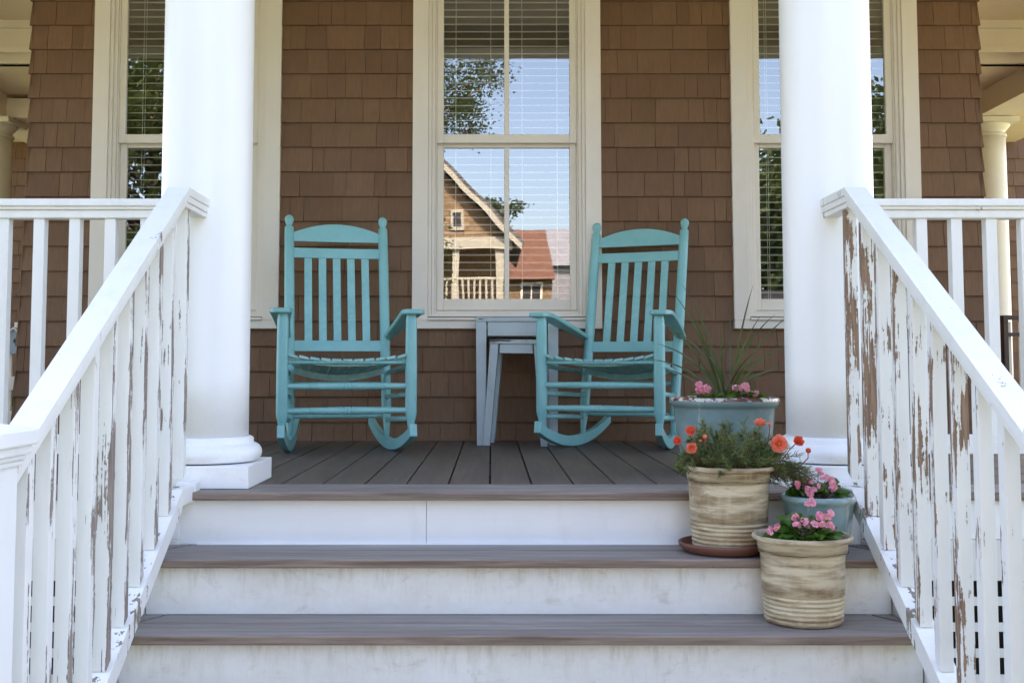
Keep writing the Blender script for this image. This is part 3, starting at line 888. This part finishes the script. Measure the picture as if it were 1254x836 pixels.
def soil(t, r, z):
    b = MB(); vs = [(0, 0, z + .012)]; n = 24
    for rr in (.5, 1):
        for k in range(n): a = 2 * PI * k / n; vs.append((r * rr * math.cos(a), r * rr * math.sin(a), z + (.008 if rr < 1 else 0) + random.uniform(-.003, .003)))
    fs = [(0, 1 + k, 1 + (k + 1) % n) for k in range(n)] + [(1 + k, 1 + n + k, 1 + n + (k + 1) % n, 1 + (k + 1) % n) for k in range(n)]
    b.add(vs, fs, smooth=True); b.build('soil', M['soil'], t)

def needle_stem(b, st_, pts, rl=.02, dens=50):
    pts = [Vector(p) for p in pts]
    def bez(t): a, c, d_ = pts; return a * (1 - t) ** 2 + c * 2 * t * (1 - t) + d_ * t * t
    n = 7; path = [bez(i / n) for i in range(n + 1)]
    st_.tube(path, [.0016 - .0007 * i / n for i in range(n + 1)], 4)
    for i in range(dens):
        u = .12 + .88 * (i / dens) ** .8; q = bez(u); d = (bez(min(1, u + .05)) - bez(max(0, u - .05))).normalized()
        a = random.uniform(0, 2 * PI); s1 = d.orthogonal().normalized(); s2 = d.cross(s1)
        side = s1 * math.cos(a) + s2 * math.sin(a)
        ln = rl * random.uniform(.6, 1.15)
        dr = (side * random.uniform(.6, 1) + d * random.uniform(.35, .95)).normalized()
        e = q + dr * ln + Vector((0, 0, random.uniform(-.002, .003))); m_ = q + dr * ln * .45 + Vector((0, 0, .001))
        o1 = dr.orthogonal().normalized() * .00125; o2 = dr.cross(o1).normalized() * .00125
        tri = [m_ + o1, m_ - o1 * .5 + o2 * .87, m_ - o1 * .5 - o2 * .87]
        b.add([q, tri[0], tri[1], tri[2], e], [(0, 1, 2), (0, 2, 3), (0, 3, 1), (1, 4, 2), (2, 4, 3), (3, 4, 1)], smooth=True)

def rose_flower(b, c, nrm, rad, layers=3):
    """double bloom: rings of cupped petals round a centre"""
    c = Vector(c); n = Vector(nrm).normalized(); u = n.orthogonal().normalized(); v = n.cross(u)
    for L_ in range(layers):
        k = 8 - L_; rr = rad * (1 - .27 * L_); cup = .30 + .50 * L_
        for i in range(k):
            a = 2 * PI * (i + .5 * L_) / k + random.uniform(-.12, .12); d = u * math.cos(a) + v * math.sin(a); s = n.cross(d)
            wd = rr * .40; R2 = rr * random.uniform(.9, 1.08)
            rows = []
            for j, (t, w, hh) in enumerate(((.08, .15, 0), (.4, .75, .25), (.75, 1.0, .55), (.95, .78, .9), (1.03, .25, .95))):
                base = c + d * (R2 * t) + n * (rr * cup * hh * t + .0015 * L_ + random.uniform(-.07, .07) * rr * t * 1.6)
                dip = n * (rr * .05)
                rows.append([base - s * wd * w + dip, base - dip * .6 + n * random.uniform(-.0005, .0005), base + s * wd * w + dip])
            vs = [p for r_ in rows for p in r_]
            fs = []
            for j in range(len(rows) - 1):
                for m_ in range(2): fs.append((j * 3 + m_, j * 3 + m_ + 1, j * 3 + m_ + 4, j * 3 + m_ + 3))
            b.add(vs, fs, tone=(.0, .25, .6, .9)[L_] + random.uniform(0, .1), smooth=True)
def bud(b, c, nrm, rad):
    c = Vector(c); n = Vector(nrm).normalized()
    prof = [(0, .25), (.15, .62), (.4, .9), (.7, .85), (.95, .55), (1.1, .12)]
    b.tube([c + n * rad * 1.5 * (t - .4) for t, r in prof], [rad * r for t, r in prof], 8)

def begonia_leaf(b, c, d, up, size):
    c = Vector(c); d = Vector(d).normalized(); up = Vector(up).normalized(); s = d.cross(up).normalized(); up = s.cross(d)
    n = 9; rim = []
    for i in range(n):
        a = -PI * .86 + 2 * PI * .86 * i / (n - 1)
        r = size * (.55 + .10 * math.cos(a) + (.12 if abs(a) < .5 else 0)) * random.uniform(.94, 1.06)
        p = c + d * (size * .42 + r * math.cos(a)) + s * r * math.sin(a) * .95 + up * (size * .18 * abs(math.sin(a)) + random.uniform(-.03, .03) * size)
        rim.append(p)
    vs = [c + up * size * .02, c + d * size * .45 + up * size * .0] + rim
    fs = [(1, 2 + i, 3 + i) for i in range(n - 1)] + [(0, 2, 1), (0, 1, 2 + n - 1)]
    fs[-2] = (0, 1, 2)[::-1]; b.add(vs, fs, smooth=True)
def begonia_flower(b, yb, c, nrm, rad):
    c = Vector(c); n = Vector(nrm).normalized(); u = n.orthogonal().normalized(); a0 = random.uniform(0, PI); v = n.cross(u)
    for i in range(4):
        a = a0 + PI / 2 * i; d = u * math.cos(a) + v * math.sin(a); s = n.cross(d)
        big = 1.0 if i % 2 == 0 else .75
        rows = []
        for t, w, hh in ((.05, .12, 0), (.45, .55, .12), (.8, .62, .10), (1.0, .3, -.02)):
            base = c + d * rad * big * t + n * rad * (hh + .1 * t)
            rows.append([base - s * rad * big * w, base - n * rad * .06, base + s * rad * big * w])
        vs = [p for r_ in rows for p in r_]; fs = []
        for j in range(3):
            for m_ in range(2): fs.append((j * 3 + m_, j * 3 + m_ + 1, j * 3 + m_ + 4, j * 3 + m_ + 3))
        b.add(vs, fs, smooth=True)
    p = c + n * rad * .12
    yb.tube([p, p + n * rad * .16, p + n * rad * .28], [rad * .16, rad * .2, rad * .06], 6)

def begonia(t, cen, r, h, nl, flowers, fr=.014, ls=.042):
    """mound of round leaves with pink blooms; flowers given in local coordinates"""
    cen = Vector(cen); b = MB(); stm = MB()
    for i in range(nl):
        a = random.uniform(0, 2 * PI); rr = r * math.sqrt(random.random()); el = random.uniform(0, 1)
        top = h * (1 - (rr / r) ** 2 * .7) * random.uniform(.35, 1)
        p = cen + Vector((rr * math.cos(a), rr * math.sin(a), top))
        d = Vector((math.cos(a) + random.uniform(-.5, .5), math.sin(a) + random.uniform(-.5, .5), random.uniform(-.25, .5)))
        begonia_leaf(b, p, d, (random.uniform(-.5, .5), random.uniform(-.9, .1), 1), ls * random.uniform(.6, 1.1))
        if i % 3 == 0: stm.tube([cen + Vector((rr * .3 * math.cos(a), rr * .3 * math.sin(a), 0)), p], .0016, 4)
    b.build('foliage', M['begonia_leaf'], t)
    for f in flowers: stm.tube([cen + Vector(((f[0] - cen.x) * .4, (f[1] - cen.y) * .4, 0)), cen.lerp(Vector(f), .7) + Vector((0, 0, .006)), Vector(f)], .0012, 4)
    stm.build('stem', M['stem'], t)
    for f in flowers:
        fb = MB(); yb = MB()
        for k in range(random.choice((2, 3, 3))):
            o = Vector((random.uniform(-.010, .010), random.uniform(-.006, .006), random.uniform(-.009, .009)))
            begonia_flower(fb, yb, Vector(f) + o, (random.uniform(-.7, .7), -1, random.uniform(-.1, .9)), fr * random.uniform(.75, 1.1))
        fo = fb.build('flower', M['petal_pink'], t); yb.build('stamens', M['yellow'], fo)

# --- front beige pot (lowest tread)
t = thing('potted_begonia', 'beige banded pot of pink begonias standing lowest, on the front step', 'potted plant', (.868, -.268, -.3215))
b = MB(); open_pot(b, pot_profile(.240, .1375, .1035)); b.build('pot', M['pot'], t)
soil(t, .125, .196)
fl = [(x - .868, y + .268, z + .3215) for x, y, z in ((.775, -.32, -.062), (.838, -.34, -.052), (.862, -.33, -.045), (.892, -.345, -.047), (.893, -.28, .006), (.926, -.33, -.020), (.919, -.345, -.056), (.905, -.33, -.030), (.845, -.30, -.035))]
begonia(t, (0, -.01, .205), .080, .085, 120, fl, .0118, .040)
# --- small blue pot
t = thing('potted_begonia', 'small blue glazed pot of pink begonias behind the front beige pot', 'potted plant', (.967, -.085, -.1615))
prof = [(0, .001), (.070, .001), (.073, .004), (.082, .03), (.090, .06), (.0965, .10), (.101, .138), (.1025, .144), (.1075, .150), (.1085, .157), (.107, .164), (.103, .168), (.099, .166), (.097, .158), (.094, .13), (0, .13)]
b = MB(); open_pot(b, prof); b.build('pot', M['glaze_small'], t)
soil(t, .095, .14)
fl = [(x - .967, y + .085, z + .1615) for x, y, z in ((.895, -.14, .046), (.915, -.15, .025), (.945, -.15, .03), (.958, -.12, .078), (.974, -.14, .055), (.985, -.15, .047), (.998, -.14, .030), (.925, -.13, .055), (.99, -.12, .06))]
begonia(t, (0, 0, .145), .066, .075, 70, fl, .0105, .034)
# --- moss rose pot
t = thing('potted_moss_rose', 'beige banded pot of coral moss roses standing in a terracotta saucer', 'potted plant', (.706, -.066, -.150))
b = MB(); open_pot(b, pot_profile(.243, .137, .105)); b.build('pot', M['pot'], t)
soil(t, .125, .20)
b = MB(); stm = MB(); O = Vector((.706, -.066, -.150))
for i in range(215):
    a = random.uniform(0, 2 * PI); r0 = .10 * math.sqrt(random.random()); p0 = Vector((r0 * math.cos(a), r0 * math.sin(a), .205))
    rr = random.uniform(.2, 1); a2 = a + random.uniform(-.7, .7)
    R1 = .160 * math.sqrt(rr); top = .215 + (.190 - .13 * rr) * random.uniform(.5, 1.05)
    if math.cos(a2) < -.3: top -= .03 * rr
    p2 = Vector((R1 * math.cos(a2), R1 * math.sin(a2) * .95, top))
    if random.random() < .42 and math.cos(a2) > -.9:    # trailing shoots to the right
        if math.cos(a2) > .2: p2 = Vector((random.uniform(.13, .225), random.uniform(-.09, .06), random.uniform(.185, .30)))
    p1 = (p0 + p2) / 2 + Vector((0, 0, random.uniform(.02, .055)))
    needle_stem(b, stm, (p0, p1, p2), .023, 50)
for i in range(12):      # drooping end at the right of the pot
    p2 = Vector((random.uniform(.19, .245), random.uniform(-.09, -.02), random.uniform(.15, .22)))
    needle_stem(b, stm, ((.1, -.03, .22), (.17, -.06, .27), p2), .022, 46)
b.build('foliage', M['needle'], t)
FL = [((.583, -.14, .196), .0150, 'petal_red', (-.2, -1, .5)), ((.548, -.12, .167), .0135, 'petal_red', (-.6, -1, .3)), ((.580, -.16, .150), .0165, 'petal_coral', (.1, -1, -.2)),
      ((.795, -.10, .214), .0190, 'petal_coral', (0, -.5, 1)), ((.836, -.15, .160), .0260, 'petal_coral', (0, -1, .15)), ((.898, -.13, .165), .0165, 'petal_red', (.2, -1, .5))]
for p, r, mm, n in FL:
    q = Vector(p) - O; n = Vector(n).normalized()
    stm.tube([Vector((q.x * .6, q.y * .5, .21)), q.lerp(Vector((q.x * .7, q.y * .6, .22)), .35) + Vector((0, 0, .012)), q - n * .004], .0016, 5)
    fb = MB(); rose_flower(fb, q, n, r, 4 if r > .016 else 3); fo = fb.build('flower', M[mm], t)
    yb = MB(); bud(yb, q + n * r * .3, n, r * .14); yb.build('stamens', M['yellow'], fo)
for p, r, mm, n in [((.930, -.12, .137), .0095, 'petal_red', (.5, -.3, 1)), ((.626, -.13, .178), .0085, 'petal_coral', (-.1, -.3, 1)), ((.828, -.08, .213), .006, 'petal_coral', (.3, 0, 1)), ((.615, -.12, .165), .006, 'petal_coral', (-.3, 0, 1))]:
    q = Vector(p) - O; stm.tube([Vector((q.x * .8, q.y * .6, .215)), q - Vector((0, 0, .02)), q], .0016, 5)
    fb = MB(); bud(fb, q, n, r); fb.build('flower_bud', M[mm], t)
stm.build('stem', M['stem'], t)
b = MB(); open_pot(b, [(0, .001), (.112, .001), (.118, .004), (.132, .018), (.1345, .024), (.1345, .029), (.130, .031), (.127, .028), (.118, .011), (0, .0105)])
o = b.build('saucer', M['terracotta'], None, loc=(.6905, -.066, -.1615)); tag(o, 'dark terracotta saucer under the moss rose pot on the second step', 'saucer')
# --- large planter on the deck
t = thing('potted_spike_plant', 'large blue glazed planter with chipped rim, spiky grass and pink begonias on the porch floor', 'potted plant', (.872, .80, .001))
prof = [(0, .001), (.150, .001), (.155, .005), (.166, .06), (.175, .12), (.182, .18), (.186, .225), (.188, .232), (.193, .236), (.199, .242), (.2025, .252), (.2025, .262), (.2005, .268), (.195, .271), (.188, .268), (.184, .255), (.18, .235), (0, .235)]
b = MB(); open_pot(b, prof, 96); b.build('pot', M['glaze_big'], t)
soil(t, .182, .245)
fl = [(x - .872, y - .80, z) for x, y, z in ((.758, .70, .312), (.772, .69, .296), (.790, .68, .306), (.762, .70, .292), (.920, .68, .312), (.925, .67, .291), (.955, .68, .287), (.905, .70, .305))]
b0 = len(fl)
begonia(t, (-.075, -.09, .25), .055, .045, 34, fl[:4], .0140, .036)
begonia(t, (.055, -.09, .25), .065, .050, 44, fl[4:], .0140, .038)
tips = [((.704, .72, .690), .40), ((.666, .70, .660), .42), ((.619, .68, .555), .35), ((.974, .74, .686), .25), ((1.050, .72, .575), .5), ((1.116, .74, .578), .45), ((1.109, .70, .468), .5),
        ((.859, .78, .552), .2), ((1.101, .72, .352), .6), ((.757, .70, .510), .4), ((.977, .70, .440), .35), ((.80, .92, .60), .3), ((.70, .9, .52), .5), ((.93, .95, .62), .2), ((1.03, .92, .52), .4),
        ((.74, .98, .40), .6), ((.64, .80, .46), .5), ((.845, .72, .46), .2), ((.90, .86, .50), .15), ((.955, .70, .40), .4), ((1.08, .86, .42), .6), ((.79, .66, .42), .4), ((.73, .72, .60), .3), ((.995, .72, .57), .3)]
for k in range(5):
    a = random.uniform(-1.25, 1.25); ln = random.uniform(.22, .40)
    tips.append(((.872 + ln * math.sin(a) * 1.0, .80 + random.uniform(-.12, .15), .27 + ln * math.cos(a) * .9), random.uniform(.2, .6)))
O = Vector((.872, .80, 0))
def blade(b, p0, p1, p2, w, n=12):
    prev = None; vs = []
    for i in range(n + 1):
        u = i / n; q = p0 * (1 - u) ** 2 + p1 * 2 * u * (1 - u) + p2 * u * u
        d = (p1 - p0) * (1 - u) + (p2 - p1) * u; d.normalize()
        s = d.cross(Vector((0, -1, .25))).normalized() if abs(d.dot(Vector((0, -1, .25)).normalized())) < .95 else Vector((1, 0, 0))
        ww = w * (.65 + .6 * u if u < .45 else .92) * (1 - max(0, (u - .45) / .55) ** 1.6) + .0003
        nn = s.cross(d).normalized()
        vs += [q - s * ww, q + nn * ww * .35, q + s * ww]
    fs = []
    for i in range(n):
        for m_ in range(2): fs.append((i * 3 + m_, i * 3 + m_ + 1, i * 3 + m_ + 4, i * 3 + m_ + 3))
    b.add(vs, fs, smooth=True)
for i, (tp, bend) in enumerate(tips):
    tp = Vector(tp) - O; a = random.uniform(0, 2 * PI); p0 = Vector((.008 + .018 * math.cos(a), .018 * math.sin(a) - .02, .25))
    up = p0 + Vector(((tp.x - p0.x) * (.30 + .2 * (1 - bend)), (tp.y - p0.y) * .4, (tp.z - p0.z) * .55 + bend * .14))
    b = MB(); blade(b, p0, up, tp, .0037); b.build('blade', M['spike_red'] if i in (8, 10, 18) else M['spike_leaf'], t)

# ------------------------------------------------------------------ birdhouse on a little fence, far left
t = thing('birdhouse', 'small blue grey birdhouse perched on a cream picket post on the left side porch', 'birdhouse', (-2.775, 3.2, 0))
b = MB(); b.prism([(-.052, -.05, .462), (.052, -.05, .462), (.052, -.05, .560), (0, -.05, .606), (-.052, -.05, .560)], (0, .10, 0)); b.build('box', M['house_blue'], t, recalc=True)
b = MB()
for s in (-1, 1): b.hexa([(0, -.062, .606), (s * .066, -.062, .549), (s * .066, .062, .549), (0, .062, .606), (0, -.062, .616), (s * .070, -.062, .556), (s * .070, .062, .556), (0, .062, .616)])
b.build('roof', M['lattice'], t, recalc=True)
b = MB(); b.box(-.012, .006, -.02, .0, .60, .645); b.build('chimney', M['lattice'], t)
b = MB(); b.tube([(.012, -.053, .535), (.012, -.0495, .535)], .014, 14); b.build('entrance_hole', M['black'], t)
b = MB(); b.box(-.042, -.022, -.02, .0, .0, .462); b.box(.022, .040, -.02, .0, .0, .462); b.build('post', M['cream'], t)
b = MB(); b.box(-.05, .30, -.035, -.0205, .25, .33); b.box(-.05, .30, -.035, -.0205, .06, .13); b.build('crossbar', M['cream'], t)
t = thing('potted_shrub', 'low green leafy plant behind the birdhouse posts', 'plant', (-2.74, 3.42, 0))
b = MB()
for i in range(260):
    a = random.uniform(0, 2 * PI); rr = .14 * math.sqrt(random.random()); p = (rr * math.cos(a), rr * math.sin(a) * .8, .13 + random.uniform(0, .32) * (1 - rr / .25))
    begonia_leaf(b, p, (math.cos(a), math.sin(a), random.uniform(-.4, .6)), (0, -.6, 1), .035)
b.build('foliage', M['bush_leaf'], t)
b = MB(); b.lathe([(.07, 0), (.09, .12), (.095, .14)], 20); b.build('pot', M['terracotta'], t)

# ------------------------------------------------------------------ side porch railing at the far right
t = thing('picket_railing', 'far cream picket railing with a dark wooden rail on the right side porch', 'railing', (3.95, 4.5, 0))
b = MB(); b.box(-.35, 1.6, -.03, .03, .715, .745); b.box(-.35, 1.6, -.02, .02, .60, .625); b.box(-.35, 1.6, -.02, .02, .08, .11); b.build('rail', M['darkwood'], t, bevel=.003)
pk = None
for i in range(22):
    if pk is None: b = MB(); b.box(-.016, .016, .021, .035, .06, .70); pk = b.build('picket', M['cream'], t); o = pk
    else: o = pk.copy(); COL.objects.link(o); o.parent = t
    o.location = (-.32 + .085 * i, 0, 0)
b = MB(); b.box(-.375, -.345, -.03, .03, 0, .745); b.build('post', M['darkwood'], t)

# ------------------------------------------------------------------ the street opposite (seen mirrored in the panes)
def opp(z): return z
M['opp_trim'] = paint('opposite_trim', (.42, .39, .31), .6, .08)
hA = thing('gabled_house', 'tan shingled gabled house across the street, reflected in the lower panes', 'house', (-5, -31.5, GZ))
OA = (5, 31.5, -GZ); Y = -31.5
b = MB(); b.prism([(-11.5, Y, 4.9), (.7, Y, 4.9), (-5.2, Y, 10.6)], (0, -9, 0)); b.box(-11.0, .2, Y - 9, Y - 1.9, GZ, 4.89); b.build('wall', M['tan_shingle'], hA, recalc=True, loc=OA)
b = MB()
for s, xe in ((-1, -12.1), (1, 1.1)):
    dx = xe + 5.2
    b.hexa([(-5.2, Y - 9.3, 10.9), (xe, Y - 9.3, 4.62), (xe, Y + .35, 4.62), (-5.2, Y + .35, 10.9), (-5.2, Y - 9.3, 11.15), (xe + s * .1, Y - 9.3, 4.85), (xe + s * .1, Y + .35, 4.85), (-5.2, Y + .35, 11.15)])
b.build('roof', M['roof_tile'], hA, recalc=True, loc=OA)
b = MB()
for s, xe in ((-1, -12.1), (1, 1.1)):
    b.hexa([(-5.2, Y + .352, 10.75), (xe, Y + .352, 4.5), (xe, Y + .40, 4.5), (-5.2, Y + .40, 10.75), (-5.2, Y + .352, 11.0), (xe, Y + .352, 4.75), (xe, Y + .40, 4.75), (-5.2, Y + .40, 11.0)])
b.box(-11.3, .75, Y + .01, Y + .12, 4.55, 5.02); b.build('trim', M['opp_trim'], hA, recalc=True, loc=OA)
b = MB(); b.box(-1.45, -.97, Y + .005, Y + .06, 5.3, 5.95); wn = b.build('window', M['opp_trim'], hA, loc=OA)
b = MB(); b.box(-1.35, -1.07, Y + .061, Y + .07, 5.42, 5.85); b.build('pane', M['dark'], wn)
b = MB(); b.box(-11.5, .7, Y - 1.9, Y, 4.80, 4.895); b.box(-11.5, .7, Y - 1.9, Y, 2.45, 2.6); b.build('balcony', M['opp_trim'], hA, loc=OA)
for xx in (-10.8, -6, -1.25, .30):
    b = MB(); b.box(xx - .13, xx + .13, Y - .25, Y + .0, GZ, 4.55); b.build('post', M['opp_trim'], hA, loc=OA)
b = MB(); b.box(-11.3, .3, Y - .13, Y - .07, 3.42, 3.50); b.box(-11.3, .3, Y - .12, Y - .08, 2.68, 2.74)
x = -11.2
while x < .3: b.box(x, x + .07, Y - .12, Y - .08, 2.74, 3.42); x += .2
b.build('railing', M['opp_trim'], hA, loc=OA)
hB = thing('red_roofed_house', 'house with a steep red brown roof across the street, reflected in the centre window', 'house', (4, -46, GZ))
OB = (-4, 46, -GZ); Y = -45
b = MB(); b.hexa([(-3, Y - 3.5, 4.6), (2.95, Y - 3.5, 4.6), (2.95, Y + .4, 4.4), (-3, Y + .4, 4.4), (-3, Y - 3.7, 7.35), (2.67, Y - 3.7, 7.35), (2.67, Y - 3.3, 7.35), (-3, Y - 3.3, 7.35)]); b.build('roof', M['roof_red'], hB, loc=OB)
b = MB(); b.box(-2.8, 2.8, Y - 3.4, Y, GZ, 4.55); b.build('wall', M['tan_shingle'], hB, loc=OB)
b = MB(); b.box(1.4, 2.4, Y + .001, Y + .06, 3.0, 4.3); wn = b.build('window', M['cream'], hB, loc=OB)
b = MB(); b.box(1.5, 1.87, Y + .061, Y + .07, 3.1, 4.2); b.box(1.93, 2.3, Y + .061, Y + .07, 3.1, 4.2); b.build('pane', M['dark'], wn)
hC = thing('grey_roofed_house', 'house with a pale grey roof behind the red roofed one across the street', 'house', (7, -57, GZ))
OC = (-7, 57, -GZ); Y = -55
b = MB(); b.hexa([(1.5, Y - 4, 6.3), (9, Y - 4, 6.3), (9, Y + .4, 6.0), (1.5, Y + .4, 6.0), (1.5, Y - 4.2, 8.65), (9, Y - 4.2, 8.65), (9, Y - 3.8, 8.65), (1.5, Y - 3.8, 8.65)]); b.build('roof', M['roof_grey'], hC, loc=OC)
b = MB(); b.box(1.8, 8.8, Y - 3.8, Y, GZ, 6.1); b.build('wall', M['roof_grey'], hC, loc=OC)

# ------------------------------------------------------------------ trees in front of the house (mirrored in the side windows)
def tree(name, x, y, h, crown_z, rx, rz, nclump, leaves, label, leafsize=.16, trunk=.16, gap=0):
    t = thing(name, label, 'tree', (x, y, GZ), group='trees in the front garden')
    b = MB(); b.tube([(0, 0, 0), (.1, .05, h * .3), (-.05, 0, h * .55), (.05, .05, h * .9)], [trunk * 1.3, trunk, trunk * .7, trunk * .2], 10)
    cl = []
    for i in range(nclump):
        while True:
            p = Vector((random.uniform(-1, 1), random.uniform(-1, 1), random.uniform(-1, 1)))
            if .35 < p.length < 1: break
        c = Vector((p.x * rx, p.y * rx, crown_z - GZ + p.z * rz)); cl.append(c)
        s = Vector((0, 0, max(h * .25, c.z - abs(p.x) * rx * .8)))
        if i % 2 == 0: b.tube([s, s.lerp(c, .5) + Vector((0, 0, .15)), c], [trunk * .32, trunk * .18, trunk * .06], 5)
    b.build('trunk', M['bark'], t)
    f = MB()
    for c in cl:
        cr = random.uniform(.35, .75) * rx * .35
        for k in range(leaves):
            p = c + Vector((random.gauss(0, 1), random.gauss(0, 1), random.gauss(0, .7))) * cr * .6
            d = Vector((random.gauss(0, 1), random.gauss(0, 1), random.gauss(0, 1))).normalized(); s = d.orthogonal().normalized(); L_ = leafsize * random.uniform(.6, 1.2)
            f.add([p, p + d * L_ * .5 + s * L_ * .3, p + d * L_, p + d * L_ * .5 - s * L_ * .3], [(0, 1, 2, 3)])
    f.build('crown', M['tree_leaf'], t)
tree('leafy_tree', -5.6, -10.2, 7.5, 3.2, 3.0, 3.8, 210, 170, 'dense green tree by the road, mirrored in the left window')
tree('leafy_tree', 5.75, -9.8, 5.4, 1.9, 2.6, 2.7, 200, 170, 'green tree by the road, mirrored in the right window')
tree('slender_tree', -1.60, -10.2, 6.2, 5.05, 1.8, 1.05, 85, 220, 'slender thin leaved tree mirrored in the upper centre window', .06, .11)
tree('garden_bush', -3.4, -27.5, 6.0, 4.2, 2.4, 1.5, 46, 110, 'leafy bush growing before the porch of the gabled house across the street', .14, .10)
tree('slender_tree', .25, -43.5, 9.0, 7.9, 1.5, 1.0, 12, 60, 'small sparse tree behind the gabled house across the street', .2, .1)

src = [o for o in COL.objects if o.name.startswith('leafy_tree')]  # unseen extra trees, added to cut low sky light from the sides
for i, (x, y, lab) in enumerate(((-13, -12, 'broad green tree added out of view at the far left, blocking low side light'), (13, -11, 'broad green tree added out of view at the far right, blocking low side light'),
                                 (16, -27, 'green tree added out of view across the road to the right, blocking low side light'), (-20, -28, 'green tree added out of view across the road to the left, blocking low side light'))):
    c = copy_tree(src[i % len(src)]); c.location = (x, y, GZ); c.scale = (1.5, 1.5, 1.35); c.rotation_euler = (0, 0, 1.3 * i); c['label'] = lab
# ------------------------------------------------------------------ light
W = bpy.data.worlds.new('World'); S.world = W; W.use_nodes = True
nt = W.node_tree; bg = nt.nodes['Background']
sky = nt.nodes.new('ShaderNodeTexSky'); sky.sky_type = 'NISHITA'; sky.sun_disc = False
SUN_EL, SUN_AZ = 50, 12       # azimuth measured from +Y towards +X: the sun is behind the house
sky.sun_elevation = R(SUN_EL); sky.sun_rotation = R(SUN_AZ)
sky.air_density = .9; sky.dust_density = 2.5; sky.ozone_density = .6
nt.links.new(sky.outputs[0], bg.inputs[0]); bg.inputs[1].default_value = .15
sd = bpy.data.lights.new('sun', 'SUN'); sd.energy = 4.0; sd.angle = R(.5); sd.color = (1, .94, .86)
so = bpy.data.objects.new('sun', sd); COL.objects.link(so)
dv = Vector((math.sin(R(SUN_AZ)) * math.cos(R(SUN_EL)), math.cos(R(SUN_AZ)) * math.cos(R(SUN_EL)), math.sin(R(SUN_EL))))
so.rotation_euler = (-dv).to_track_quat('-Z', 'Y').to_euler()

# ------------------------------------------------------------------ camera
cd = bpy.data.cameras.new('camera'); cam = bpy.data.objects.new('camera', cd); COL.objects.link(cam); S.camera = cam
cam.location = (0, -3.5, .381); cam.rotation_euler = (R(90 + 3.935), 0, 0)
cd.sensor_fit = 'HORIZONTAL'; cd.sensor_width = 36; cd.lens = 1400 * 36 / 1254
cd.shift_x = (627 - 601.5) / 1254; cd.shift_y = -(418 - 353.7) / 1254
cd.clip_end = 500; cd.clip_start = .05

# ------------------------------------------------------------------ render look
S.render.engine = 'CYCLES'
S.view_settings.view_transform = 'Standard'; S.view_settings.look = 'None'
S.view_settings.exposure = 2.82
S.view_settings.use_white_balance = True; S.view_settings.white_balance_temperature = 7150; S.view_settings.white_balance_tint = 15; S.view_settings.gamma = 1; S.view_settings.use_curve_mapping = False
S.cycles.max_bounces = 10; S.cycles.diffuse_bounces = 6; S.cycles.glossy_bounces = 5; S.cycles.transparent_max_bounces = 12
